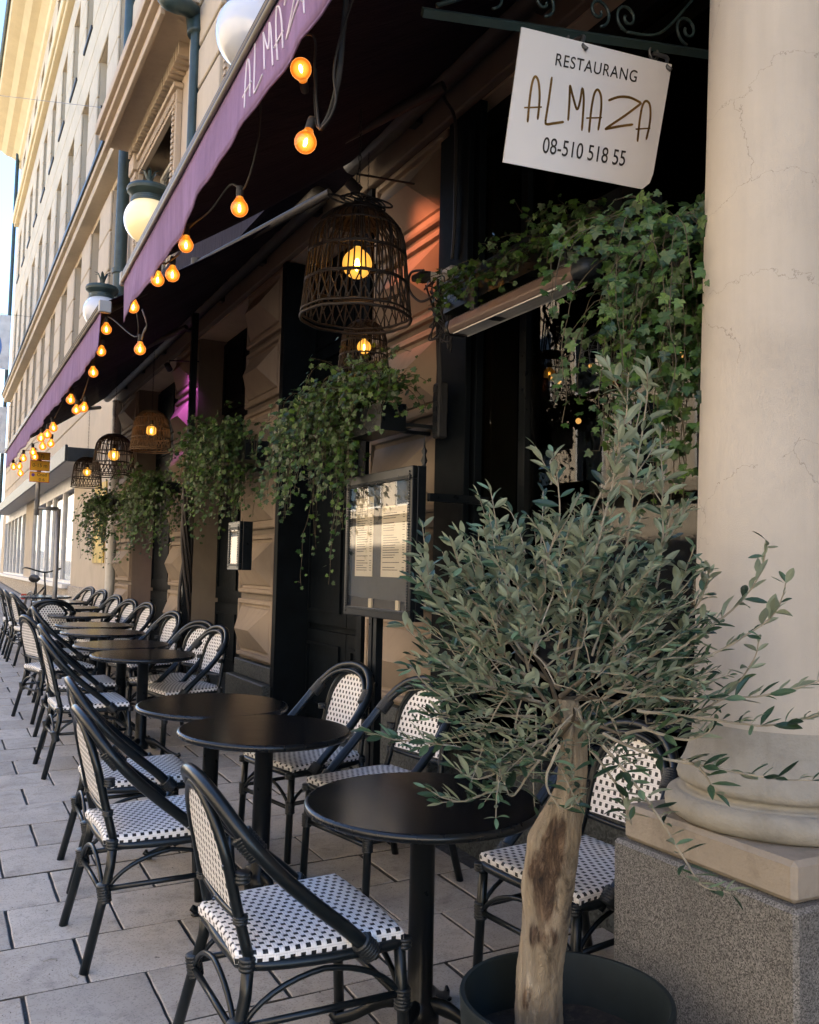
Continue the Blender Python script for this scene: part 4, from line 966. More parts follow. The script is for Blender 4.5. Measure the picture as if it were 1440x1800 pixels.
menu_case(2.15, 7.05, 7.36, 1.54, 1.93, 'small menu case at the next pilaster, half hidden by ivy', d=.10, pages=False)
# ------------------------------------------------------------------ tables
EDGEM = plain('table_edge_paint', (.008, .010, .012), .28, var=.3, bumpk=.04, bs=30, spec=.4)
def table_meshes():
    M = {}; r = .38
    mb = MB(); mb.lathe([(r-.012, .7521), (.001, .7521)], 96); mb.lathe([(.001, .722), (r-.02, .722)], 96); M['table_top'] = mb.mesh('table_top', TABLE, False)
    mb = MB(); mb.lathe([(r-.02, .722), (r-.004, .728), (r, .736), (r, .742), (r-.004, .749), (r-.0125, .7521)], 96); M['table_edge'] = mb.mesh('table_edge', EDGEM, True)
    mb = MB(); mb.lathe([(.001, .06), (.062, .06), (.062, .10), (.05, .125), (.041, .135), (.040, .70), (.06, .712), (.10, .7215), (.001, .7215)], 32); M['pedestal'] = mb.mesh('pedestal', BLACKP, True)
    mb = MB(); P = bez((.03, 0, .115), (.12, 0, .14), (.19, 0, .035), (.285, 0, .018), 12); P.append(Vector((.30, 0, .028))); P.append(Vector((.292, 0, .042)))
    mb.tube(P, [.026]*4 + [.022, .019, .017, .016, .016, .017, .018, .018, .017, .014, .008], 10, flat=.75); mb.lathe([(.001, 0), (.02, .0), (.022, .008), (.001, .012)], 12, (.285, 0, 0)); M['foot'] = mb.mesh('foot', BLACKP, True)
    mb = MB(); mb.box(-.12, .12, -.12, .12, .708, .7215, b=.004); M['mounting_plate'] = mb.mesh('mounting_plate', BLACKP)
    return M
TM = table_meshes()
def table(x, y, rz, label):
    t = thing('bistro_table', label, 'table', (x, y, gz(x, y)), rz, 'round black bistro tables in a row')
    t.rotation_euler = (.012, -.012, rz)
    for nm in ('table_top', 'table_edge', 'pedestal', 'mounting_plate'):
        o = inst(TM[nm], nm, (0, 0, 0), t)
        if nm != 'mounting_plate' and nm != 'table_top':
            pass
    for k in range(4): inst(TM['foot'], 'foot', (0, 0, .0), t, (0, 0, k*pi/2 + .5))
for x, y, rz, lb in ((1.43, 2.61, .25, 'black round bistro table under the olive branches, its top showing a wood knot'),
    (1.326, 3.91, 1.2, 'black round bistro table just behind the front chair, the nearer of an overlapping pair'),
    (1.29, 4.62, .9, 'black round bistro table, the farther of the front overlapping pair'),
    (1.41, 6.94, .5, 'black round bistro table with a fully visible curved foot, beside three overlapping white seats'),
    (1.393, 7.70, .2, 'black round bistro table right behind the one whose curved foot shows'),
    (1.413, 8.85, 1.5, 'black round bistro table, the sixth from the olive tree'),
    (1.465, 9.70, 1.1, 'black round bistro table, the seventh from the olive tree'),
    (1.55, 11.15, .4, 'black round bistro table reached by the turned chair, the eighth from the olive tree'),
    (1.62, 12.5, .8, 'black round bistro table behind the turned chair, the ninth from the olive tree'),
    (1.62, 13.8, .8, 'black round bistro table, last but one of the row'),
    (1.57, 15.3, .8, 'black round bistro table at the far end of the row before the bicycle')): table(x, y, rz, lb)
# ------------------------------------------------------------------ chairs
def chair_meshes():
    M = {}; C = .0148; C2 = .0128
    # seat pad
    def line(h, skirt, n=10):
        pts = [(-h-.002, -skirt), (-h-.004, -.012), (-h, -.004), (-h+.008, 0)] + [(-h+.008 + (2*h-.016)*i/n, 0) for i in range(1, n)] + [(h-.008, 0), (h, -.004), (h+.004, -.012), (h+.002, -skirt)]
        arc = [0]
        for a, b in zip(pts[:-1], pts[1:]): arc.append(arc[-1] + math.hypot(b[0]-a[0], b[1]-a[1]))
        return pts, [q - arc[-1]/2 for q in arc]
    px_, ax = line(.235, .034); py_, ay = line(.245, .034); mb = MB(); v = []; nx, ny = len(px_), len(py_)
    def plan(x, y):
        k = (.235 - x)/.47; k = max(0, min(1, k)); wq = 1 - .10*k
        if x < -.12: wq *= math.sqrt(max(0, 1 - ((-.12-x)/.122)**2 * .30))
        return x - .010*(y/.245)**2, y*wq
    for x, zx in px_:
        for y, zy in py_:
            X, Y = plan(x, y); v.append((X, Y, .472 + min(zx, zy) + (.004*(1-(x/.24)**2)*(1-(y/.25)**2) if zx == 0 and zy == 0 else 0)))
    f = []; uv = []
    for i in range(nx-1):
        for j in range(ny-1):
            f.append((i*ny+j, (i+1)*ny+j, (i+1)*ny+j+1, i*ny+j+1)); uv.append([(ax[i]/C, ay[j]/C2), (ax[i+1]/C, ay[j]/C2), (ax[i+1]/C, ay[j+1]/C2), (ax[i]/C, ay[j+1]/C2)])
    mb.add(v, f, 0, uv); M['seat'] = mb.mesh('seat', WEAVE, True)
    # back panel: post plane x = bx(z)
    def bx(z, y=0): return -.215 - (z-.46)*.235 + .10*y*y
    def hw_(z): return .165 if z < .68 else .165*math.sqrt(max(0, 1-((z-.68)/.19)**2))
    mb = MB(); v = []; nz, ny = 22, 14; f = []; uv = []
    for i in range(nz+1):
        s = i/nz; z = .565 + (.868-.565)*(1-(1-s)**1.6)
        for j in range(ny+1):
            y = hw_(z)*(2*j/ny-1); v.append((bx(z, y), y, z))
    for i in range(nz):
        for j in range(ny):
            q = (i*(ny+1)+j, i*(ny+1)+j+1, (i+1)*(ny+1)+j+1, (i+1)*(ny+1)+j); f.append(q); uv.append([(v[k][1]/C, v[k][2]/C2) for k in q])
    m2 = [(x-.007, y, z) for x, y, z in v]; mb.add(v, f, 0, uv); mb.add(m2, [tuple(reversed(q)) for q in f], 0, [list(reversed(u)) for u in uv]); M['back_panel'] = mb.mesh('back_panel', WEAVE, True)
    # back frame (posts continue the rear legs) + bottom rail
    mb = MB(); arch = []
    for k in range(17): a = pi*k/16; arch.append((bx(.68+.20*sin(a), .172*cos(a)), .176*cos(a), .68+.20*sin(a)))
    P = [(bx(.44)+.0, .205, .44), (bx(.55), .188, .55)] + arch + [(bx(.55), -.188, .55), (bx(.44), -.205, .44)]
    mb.tube(spline(P, 2), .0155, 8); q = [(x+.002, y*.93, .68+(z-.68)*.92) for x, y, z in arch]; mb.tube(q, .007, 6)
    mb.tube([(bx(.553, y), y, .553 - .010*cos(y*8)) for y in [-.18+.36*i/8 for i in range(9)]], .011, 8); mb.tube([(bx(.876), -.01, .876), (bx(.876), .01, .876)], .004, 5)
    M['back_frame'] = mb.mesh('back_frame', CHAIRB, True)
    # outer hoop: twin tubes from the seat rail over the back
    mb = MB()
    H = [(.12, .262, .43), (.05, .266, .50), (-.06, .266, .595), (-.16, .262, .69), (-.245, .235, .79), (-.298, .155, .872), (-.318, .055, .905)]
    Hs = spline(H + [(x, -y, z) for x, y, z in reversed(H)], 5)
    mb.tube(Hs, .0205, 10); H2 = [(x+.030-.0*z, y*.955, z-.030) for x, y, z in Hs]; mb.tube(H2[1:-1], .0125, 8)
    M['hoop'] = mb.mesh('hoop', CHAIRB, True)
    mb = MB(); Rr = [(-.215, .195, .432), (-.05, .238, .430), (.14, .248, .430), (.215, .236, .430), (.235, .18, .430), (.238, 0, .430)]
    Rr = Rr + [(x, -y, z) for x, y, z in reversed(Rr[:-1])] + [(-.232, -.10, .432), (-.236, 0, .432), (-.232, .10, .432)]
    mb.tube(spline(Rr, 3, closed=True), .0155, 8, closed=True); M['seat_rail'] = mb.mesh('seat_rail', CHAIRB, True)
    for s, nm in ((1, 'A'), (-1, 'B')):
        mb = MB(); mb.tube([(.222, s*.232, .435), (.232, s*.236, .26), (.245, s*.24, 0.0)], .0175, 10); M['f'+nm] = mb.mesh('leg', CHAIRB, True)
        mb = MB(); mb.tube([(-.214, s*.205, .46), (-.225, s*.214, .36), (-.252, s*.224, .25), (-.315, s*.24, 0.0)], .0175, 10); M['r'+nm] = mb.mesh('leg', CHAIRB, True)
    # stretchers with bowed braces
    def side(a, b):
        mb = MB(); a, b = Vector(a), Vector(b); m_ = (a+b)/2; up = Vector((0, 0, 1))
        mb.tube([a, b], .0105, 8)
        d = (b-a); L = d.length; d = d.normalized()
        mb.tube(bez(a - up*.02, a + d*.03 + up*.06, m_ - d*.10 + up*.105, m_ + up*.112, 8) + bez(m_ + up*.112, m_ + d*.10 + up*.105, b - d*.03 + up*.06, b - up*.02, 8)[1:], .0085, 7)
        return mb
    mb = side((.232, .236, .285), (-.245, .222, .285)); M['s1'] = mb.mesh('stretcher', CHAIRB, True)
    mb = side((.232, -.236, .285), (-.245, -.222, .285)); M['s2'] = mb.mesh('stretcher', CHAIRB, True)
    mb = side((.232, .236, .265), (.232, -.236, .265)); M['s3'] = mb.mesh('stretcher', CHAIRB, True)
    mb = side((-.250, .222, .265), (-.250, -.222, .265)); M['s4'] = mb.mesh('stretcher', CHAIRB, True)
    def bmesh_(r, L):
        n = max(3, int(L/.009)); mb = MB(); prf = [(r + .0028*abs(sin(i/(n*4)*n*pi)), (i/(n*4)-.5)*L) for i in range(n*4+1)]
        mb.lathe([(.001, -L/2)] + prf + [(.001, L/2)], 12); return mb.mesh('binding', BIND, True)
    BL = []
    def bind(p, d, r, L): BL.append((bmesh_(r, L), Vector(p), Vector((0, 0, 1)).rotation_difference(Vector(d).normalized()).to_euler()))
    bs = {}
    for s in (1, -1):
        bind((.232, s*.236, .270), (0, 0, 1), .022, .06); bind((-.248, s*.222, .272), (-.15, 0, 1), .023, .07); bind((.105, s*.262, .445), (-.65, 0, .70), .029, .055); bind((-.219, s*.205, .44), (0, 0, 1), .021, .035)
        bind((.236, s*.234, .425), (0, 0, 1), .021, .03); bind((-.226, s*.228, .762), (-.085, -s*.027, .10), .030, .075); bind((-.232, s*.190, .665), (0, 0, 1), .0195, .03); bind((-.235, s*.19, .553), (0, 0, 1), .0185, .022)
    M['bindings'] = BL
    mb = MB()
    for y, z in ((.0, .555), (.185, .70), (-.185, .70)): mb.lathe([(.001, -.0), (.004, .001), (.001, .004)], 8, (bx(z)-.014, y, z))
    M['screw'] = mb.mesh('screw', GREY)
    return M
CM = chair_meshes()
def chair(x, y, rz, label, grp):
    t = thing('bistro_chair', label, 'chair', (x, y, gz(x, y)), rz, grp)
    for k in ('seat', 'back_panel', 'back_frame', 'hoop', 'seat_rail', 'fA', 'fB', 'rA', 'rB', 's1', 's2', 's3', 's4', 'screw'): inst(CM[k], CM[k].name.split('.')[0], (0, 0, 0), t)
    for me, p, e in CM['bindings']: inst(me, 'binding', p, t, e)
    # settle on the sloping pavement
    n = Vector((-.02, -.018, 1)).normalized(); t.rotation_mode = 'QUATERNION'
    t.rotation_quaternion = Vector((0, 0, 1)).rotation_difference(n) @ Matrix.Rotation(rz, 3, 'Z').to_quaternion()
ST, WA = 'rattan chairs on the street side of the tables', 'rattan chairs on the wall side of the tables'
CH = [(1.02, 2.62, .0, 'foremost rattan bistro chair with checked seat, tucked under the table by the olive trunk', ST),
      (.86, 3.79, .03, 'rattan bistro chair right behind the foremost one, its splayed rear legs on bare paving', ST),
      (.93, 4.60, -.03, 'rattan bistro chair with a bright checked seat, third from the front on the street side', ST),
      (1.02, 6.78, .02, 'fourth street-side rattan chair, its white seat beside the table with the curved foot', ST),
      (1.10, 7.75, .0, 'rattan chair with a pale checked seat, fifth from the front on the street side', ST),
      (1.06, 8.86, .25, 'rattan chair whose slanting woven back panel shows, sixth from the front on the street side', ST),
      (1.24, 9.95, .0, 'rattan chair before the turned one, seventh from the front on the street side', ST),
      (1.28, 11.60, 1.45, 'turned rattan chair showing the white checked rear of its back', ST),
      (1.25, 13.0, .12, 'first rattan chair of the distant street-side group beyond the turned chair', ST),
      (1.22, 13.8, .0, 'middle rattan chair of the distant street-side group beyond the turned chair', ST),
      (1.20, 14.7, .0, 'farthest rattan chair on the street side', ST),
      (2.05, 2.62, pi + .12, 'rattan chair between the olive trunk and the granite pedestal', WA),
      (1.90, 3.92, pi + .22, 'rattan chair against the wall with its checked back half hidden by olive leaves', WA),
      (1.80, 4.60, pi + .20, 'rattan chair by the menu case with its oval checked back fully in view', WA),
      (1.76, 7.16, pi + .18, 'rattan chair at the second pilaster, overlapping another just behind it', WA),
      (1.78, 7.62, pi + .42, 'rattan chair seen edge-on just behind another at the second pilaster', WA),
      (1.80, 8.86, pi + .25, 'rattan chair with tall checked back before the dark opening past the second pilaster', WA),
      (1.86, 10.35, pi + .25, 'rattan chair in front of the far brown pilaster, the nearer of two', WA),
      (1.80, 11.0, pi + .3, 'rattan chair in front of the far brown pilaster, the farther of two', WA),
      (1.80, 12.0, pi + .25, 'rattan chair on the wall side near the white rain pipe', WA),
      (1.86, 13.5, pi + .25, 'last rattan chair but one on the wall side, beside the grey shop base', WA),
      (1.84, 14.5, pi + .3, 'farthest rattan chair on the wall side', WA)]
for c in CH: chair(*c)
# ------------------------------------------------------------------ ivy
def ivy_leaf_verts(s, rr):
    pts = [(0, 0), (.30, -.10), (.62, .08), (.42, .30), (.66, .62), (.30, .62), (0, 1.08), (-.30, .62), (-.66, .62), (-.42, .30), (-.62, .08), (-.30, -.10)]
    v = [Vector((0, .36*s, -.06*s))]
    for x, y in pts: v.append(Vector((x*s*rr.uniform(.9, 1.1), y*s*rr.uniform(.92, 1.08), -.16*s*abs(x) + .05*s*rr.uniform(-1, 1) - .10*s*max(0, y-.5))))
    n = len(pts); return v, [(0, 1+i, 1+(i+1) % n) for i in range(n)]
IL = []
for k in range(6):
    rr = random.Random(k); v, f = ivy_leaf_verts(1.0, rr); mb = MB(); mb.add(v, f); IL.append((v, f, mb.mesh('leaf', IVY)))
def frame(nrm, up):
    n = Vector(nrm).normalized(); u = Vector(up); u = u - n*u.dot(n); u = u.normalized() if u.length > 1e-4 else n.orthogonal().normalized(); x = u.cross(n)
    return Matrix((x, u, n)).transposed()
def plant_parts(t, leaves, meshes, nparts, name='leaf', mat=IVY):
    """leaves: (pos, Matrix3, size, k). nearest ones become parts of their own, the rest one joined part"""
    leaves.sort(key=lambda q: (q[0] - EYE).length); mb = MB()
    for i, (p, M, s, k) in enumerate(leaves):
        v, f, me = meshes[k]
        if i < nparts:
            o = bpy.data.objects.new(name, me); COL.objects.link(o); o.parent = t; o.location = p - t.location; o.rotation_euler = M.to_euler(); o.scale = (s, s, s)
        else: mb.add([p + M @ (q*s) for q in v], f)
    if mb.f: mb.build('foliage', mat, t, world=True, kind='stuff')
def ivy(label, starts, n, lmin, lmax, ls, nparts, seed, out=(-.6, -.1, .35), spread=.5, dens=.026, box=None, curl=.0):
    rr = random.Random(seed); base = Vector(starts[0]); t = thing('ivy', label, 'ivy', base, 0, 'ivy trailing along the facade'); st = MB(); leaves = []
    def pick():
        i = rr.randrange(len(starts)-1) if len(starts) > 1 else 0; a, b = Vector(starts[i]), Vector(starts[min(i+1, len(starts)-1)]); return a + (b-a)*rr.random()
    for k in range(n):
        p = pick() + Vector((rr.uniform(-.06, .06), rr.uniform(-.06, .06), rr.uniform(-.05, .05))); d = Vector((out[0] + rr.uniform(-spread, spread), out[1] + rr.uniform(-spread, spread), out[2] + rr.uniform(-.3, .4)))*.6
        L = lmin + (lmax-lmin)*rr.random()**1.7; P = [p.copy()]; s = 0; step = .02; nl = 0
        while s < L:
            d += Vector((rr.uniform(-.20, .20), rr.uniform(-.20, .20), -.13 + rr.uniform(-.12, .12))); 
            if d.z < -.6: d.x *= .9; d.y *= .9
            d.normalize(); p = p + d*step; s += step; P.append(p.copy())
            if p.x > XF - .05: d.x = -abs(d.x); p.x = XF - .05
            nl += step
            while nl > dens:
                nl -= dens; sz = ls*rr.uniform(.55, 1.15)*(1 - .35*s/L)
                o = Vector((rr.uniform(-1, 1), rr.uniform(-1, 1), rr.uniform(-.5, .7)))*ls*.8
                nrm = Vector((-.7 + rr.uniform(-.7, .7), -.45 + rr.uniform(-.8, .8), .35 + rr.uniform(-.5, .7))); up = Vector((rr.uniform(-.8, .8), rr.uniform(-.8, .8), -.8 + rr.uniform(-.4, .7)))
                leaves.append((p + o, frame(nrm, up), sz, rr.randrange(6)))
                if rr.random() < .35: st.tube([p, p + o], .0012, 3, cap=False)
        st.tube(P[::2], .0016, 4, cap=False)
    o = st.build('stem', STEM, t, world=True)
    plant_parts(t, leaves, IL, nparts)
    return t
def planter(y0, y1, x0, x1, z0, z1, label, m=BLACKP):
    t = thing('planter_box', label, 'planter', ((x0+x1)/2, (y0+y1)/2, z0), 0, 'planter boxes on the facade')
    mb = MB(); mb.box(x0, x1, y0, y0+.012, z0, z1); mb.box(x0, x1, y1-.012, y1, z0, z1); mb.box(x0, x0+.012, y0+.012, y1-.012, z0, z1); mb.box(x1-.012, x1, y0+.012, y1-.012, z0, z1); mb.box(x0+.012, x1-.012, y0+.012, y1-.012, z0, z0+.012); mb.build('box', m, t, world=True)
    mb = MB(); mb.box(x0+.012, x1-.012, y0+.012, y1-.012, z0+.012, z1-.03); mb.build('soil', SOIL, t, world=True)
    mb = MB()
    for y in (y0+.1, y1-.12): mb.box(x1, XF, y, y+.02, z0+.05, z0+.07)
    mb.build('bracket', METALD, t, world=True)
planter(2.03, 2.36, 2.0, 2.18, 2.50, 2.66, 'dark planter box beside the column under the pale sign')
planter(2.6, 3.95, 2.22, 2.42, 2.86, 3.02, 'long dark planter box over the infrared heater')
planter(4.30, 4.75, 2.05, 2.2, 2.30, 2.45, 'square black planter box behind the large basket lantern')
planter(4.80, 5.5, 2.02, 2.22, 2.36, 2.50, 'black planter box in front of the dark doors')
planter(7.0, 8.3, 2.15, 2.35, 2.42, 2.58, 'black planter box at the second pilaster')
planter(9.8, 10.7, 2.1, 2.3, 2.36, 2.46, 'black planter box past the purple-lit wall')
planter(12.8, 13.7, 2.1, 2.3, 2.36, 2.46, 'farthest black planter box near the white rain pipe')
ivy('bright green ivy curtain falling beside the column under the sign', [(2.06, 2.05, 2.64), (2.06, 2.30, 2.60)], 135, .25, .85, .046, 280, 11, out=(-.02, -.05, .2), spread=.38, dens=.028)
ivy('ivy wisps reaching down the column edge beside the tall olive shoots', [(2.04, 2.10, 2.45), (2.06, 2.30, 2.45)], 9, .4, .75, .038, 60, 12, out=(0, 0, .1), spread=.4, dens=.045)
ivy('dark ivy heaped along the planter over the infrared heater', [(2.28, 2.62, 2.93), (2.28, 3.9, 2.97)], 150, .10, .28, .043, 150, 13, out=(-.3, -.1, .35), spread=.8)
ivy('large ivy mass trailing over the menu case and the dark doors', [(2.06, 4.75, 2.52), (2.06, 5.3, 2.50)], 190, .2, .80, .042, 170, 14, out=(-.25, -.1, .4), spread=.55)
ivy('long loose ivy strands dangling in front of the dark doors', [(2.08, 4.75, 2.3), (2.08, 5.4, 2.3)], 9, .5, .9, .036, 50, 15, out=(-.1, -.1, 0), spread=.35, dens=.05)
ivy('short ivy tuft behind the large basket lantern', [(2.03, 4.15, 2.50), (2.04, 4.8, 2.52)], 130, .12, .36, .04, 60, 16, out=(-.2, -.1, .6), spread=.7)
ivy('round dark ivy mass hanging at the second pilaster', [(2.15, 7.1, 2.60), (2.15, 8.2, 2.64)], 190, .3, .95, .045, 60, 17, out=(-.2, -.05, .4), spread=.5, dens=.032)
ivy('ivy mass hanging past the purple-lit wall', [(2.1, 9.9, 2.42), (2.1, 10.6, 2.45)], 150, .3, .95, .05, 20, 18, out=(-.2, -.05, .4), spread=.5, dens=.04)
ivy('farthest ivy, hanging near the white rain pipe', [(2.1, 12.9, 2.42), (2.1, 13.6, 2.45)], 110, .3, 1.0, .055, 10, 19, out=(-.2, -.05, .4), spread=.5, dens=.045)
# ------------------------------------------------------------------ olive tree and pot
PX, PY = 1.375, 1.79; PZ = .565
pot = thing('plant_pot', 'wide dark round pot holding the olive tree', 'pot', (PX, PY, gz(PX, PY)))
g0 = gz(PX, PY); mb = MB(); r = .252
mb.lathe([(.001, 0), (r*.86, 0), (r*.9, .01), (r*.99, PZ-g0-.03), (r, PZ-g0-.006), (r-.002, PZ-g0), (r-.012, PZ-g0), (r-.016, PZ-g0-.008), (r*.93-.012, PZ-g0-.20), (.001, PZ-g0-.20)], 96); mb.build('wall', POTM, pot, smooth=True, sharp=40)
mb = MB(); v = []; N = 40
for i in range(11):
    for k in range(N):
        a = 2*pi*k/N; q = (r*.95-.008)*i/10; v.append((q*cos(a), q*sin(a), PZ-g0-.125 + .018*noise.noise(Vector((q*cos(a)*14, q*sin(a)*14, 3))) + .02*max(0, 1-q/.12)))
mb.add(v, [(i*N+k, i*N+(k+1) % N, (i+1)*N+(k+1) % N, (i+1)*N+k) for i in range(10) for k in range(N)]); mb.build('soil', SOIL, pot, smooth=True)
tree = thing('olive_tree', 'olive tree with gnarled pale trunk and long leafy shoots in the dark round pot', 'tree', (PX, PY, PZ - .12))
rt = random.Random(21)
# trunk centreline from the photograph's silhouette, at the pot's distance
TD = 2.20
tc = [(947, 1850, 42), (947, 1790, 41), (948, 1740, 41), (953, 1680, 41), (960, 1610, 42), (963, 1560, 44), (970, 1510, 46), (975, 1470, 45), (991, 1425, 35), (1003, 1385, 26), (1008, 1330, 25), (1008, 1280, 22), (998, 1230, 17)]
P0 = [at(a, b, D=TD) for a, b, _ in tc]; Pt = spline(P0, 5)
rad_ = []
for i in range(len(Pt)):
    s = i/5; k = min(int(s), len(tc)-2); rad_.append((tc[k][2] + (tc[k+1][2]-tc[k][2])*(s-k)) * TD / FPX)
mb = MB(); N = 64; v = []; wound = []
Pt = [x for a_, b_ in zip(Pt[:-1], Pt[1:]) for x in (a_, (a_+b_)/2)] + [Pt[-1]]; rad_ = [x for a_, b_ in zip(rad_[:-1], rad_[1:]) for x in (a_, (a_+b_)/2)] + [rad_[-1]]
for i, (p, r_) in enumerate(zip(Pt, rad_)):
    for k in range(N):
        a = 2*pi*k/N; d = Vector((cos(a), sin(a), 0)); q = Vector((cos(a)*1.6, sin(a)*1.6, p.z*9))
        rr_ = r_*(1 + .09*noise.noise(q) + .05*noise.noise(q*3.1) + .02*noise.noise(q*9))
        fac = d.dot(Vector((-.75, -.65, 0)))
        zz = p.z; wm = 0
        # old wound and knots on the side towards the street
        for (kz, ka, amp, wz, wa) in ((.87, -2.30, -.24, .10, .55), (.80, -2.25, -.16, .06, .45), (.93, -2.6, -.16, .05, .25), (.86, -2.9, .16, .05, .4), (.70, -2.0, .14, .03, .45), (.70, -2.6, .10, .03, .4), (.55, -2.75, .10, .04, .35), (.95, -2.1, .06, .04, .3)):
            da = (a - ka + pi) % (2*pi) - pi; gk = math.exp(-((zz-kz)/wz)**2 - (da/wa)**2); rr_ += r_*amp*gk * (1 + .5*noise.noise(q*4)); wm = max(wm, gk*(1.15 if amp < 0 else .55) + .25*noise.noise(q*6)*gk)
        v.append(p + d*rr_); wound.append(min(1, max(0, wm)))
mb.add(v, [(i*N+k, i*N+(k+1) % N, (i+1)*N+(k+1) % N, (i+1)*N+k) for i in range(len(Pt)-1) for k in range(N)] + [tuple((len(Pt)-1)*N+k for k in range(N))])
tko = mb.build('trunk', BARK, tree, smooth=True, world=True); ca = tko.data.attributes.new('wound', 'FLOAT', 'POINT'); ca.data.foreach_set('value', wound)
CR = at(985, 1205, D=TD)      # where the limbs part
LF = []
def olive_leaf(wd, bend):
    prof = [(0, .0), (.12, .35), (.32, .85), (.55, 1.0), (.78, .72), (.93, .3), (1, 0)]; v = []; f = []
    for y, q in prof: zc = bend*sin(y*pi)*.5 + bend*y*y*.3; v.append(Vector((0, y, zc)))
    n = len(prof)
    for sgn in (-1, 1):
        for y, q in prof[1:-1]: zc = bend*sin(y*pi)*.5 + bend*y*y*.3; v.append(Vector((sgn*wd*q, y, zc + .05*q)))
    m = n-2
    for side, base in ((0, n), (1, n+m)):
        q = [(0, base, 1)] + [(1+i, base+i, base+i+1, 2+i) for i in range(m-1)] + [(m, base+m-1, n-1)]
        f += q if side else [tuple(reversed(x)) for x in q]
    return v, f
for wd, bend in ((.165, .06), (.15, -.12), (.18, .03), (.155, .20), (.17, -.05), (.135, .16)):
    v, f = olive_leaf(wd, bend); mb = MB(); mb.add(v, f); LF.append((v, f, mb.mesh('leaf', OLIVE, True)))
olv = []; tw = MB(); br_ = MB()
def twig(P, r0, r1, gap=.021, ls=.050, start=.15, bare=0, both=True, mb_=None):
    P = [Vector(p) for p in P]; n = len(P); (mb_ or tw).tube(P, [r0 + (r1-r0)*i/(n-1) for i in range(n)], 5, cap=False)
    L = [0]
    for a, b in zip(P[:-1], P[1:]): L.append(L[-1] + (b-a).length)
    s = start*L[-1] + rt.uniform(0, gap); k = rt.randrange(2)
    while s < L[-1]:
        i = max(j for j in range(n-1) if L[j] <= s); u = (s-L[i])/max(1e-6, L[i+1]-L[i]); p = P[i] + (P[i+1]-P[i])*u; d = (P[i+1]-P[i]).normalized()
        side = d.cross(Vector((rt.uniform(-.2, .2), rt.uniform(-.2, .2), 1))).normalized() if k % 2 == 0 else d.cross(d.cross(Vector((0, 0, 1))) + Vector((.01, 0, 0))).normalized()
        for sg_ in (1, -1):
            if rt.random() < .10: continue
            dd = (d*rt.uniform(.55, 1.1) + side*sg_*rt.uniform(.6, 1.0) + Vector((rt.uniform(-.2, .2), rt.uniform(-.2, .2), rt.uniform(-.1, .35)))).normalized()
            nrm = (d*-.5 + Vector((rt.uniform(-.6, .6), rt.uniform(-.6, .6), .9))).normalized(); sz = ls*rt.uniform(.65, 1.2)*(1 if s < L[-1]*.85 else .75)
            olv.append((p, frame(nrm, dd), sz, rt.randrange(6)))
        k += 1; s += gap*rt.uniform(.75, 1.25)
    d = (P[-1]-P[-2]).normalized(); olv.append((P[-1], frame(Vector((rt.uniform(-.5, .5), -.6, .8)), d), ls*.7, rt.randrange(6)))
def shoot(pxs, D0, D1, r0=.0038, gap=.022, ls=.056, start=.08, sub=0):
    P = spline([at(a, b, D=D0 + (D1-D0)*i/(len(pxs)-1)) for i, (a, b) in enumerate(pxs)], 5)
    P = [p + Vector((rt.uniform(-1, 1), rt.uniform(-1, 1), rt.uniform(-1, 1)))*.0012 for p in P]
    twig(P, r0, .0011, gap, ls, start)
    for k in range(sub):
        i = rt.randrange(len(P)//4, len(P)-3); d = (P[i+1]-P[i]).normalized(); e = (d + Vector((rt.uniform(-1, 1), rt.uniform(-1, 1), rt.uniform(-.4, .9)))*.8).normalized(); L = rt.uniform(.06, .15)
        twig([P[i], P[i]+e*L*.5, P[i]+e*L + Vector((0, 0, .012))], .0018, .0009, .02, .045)
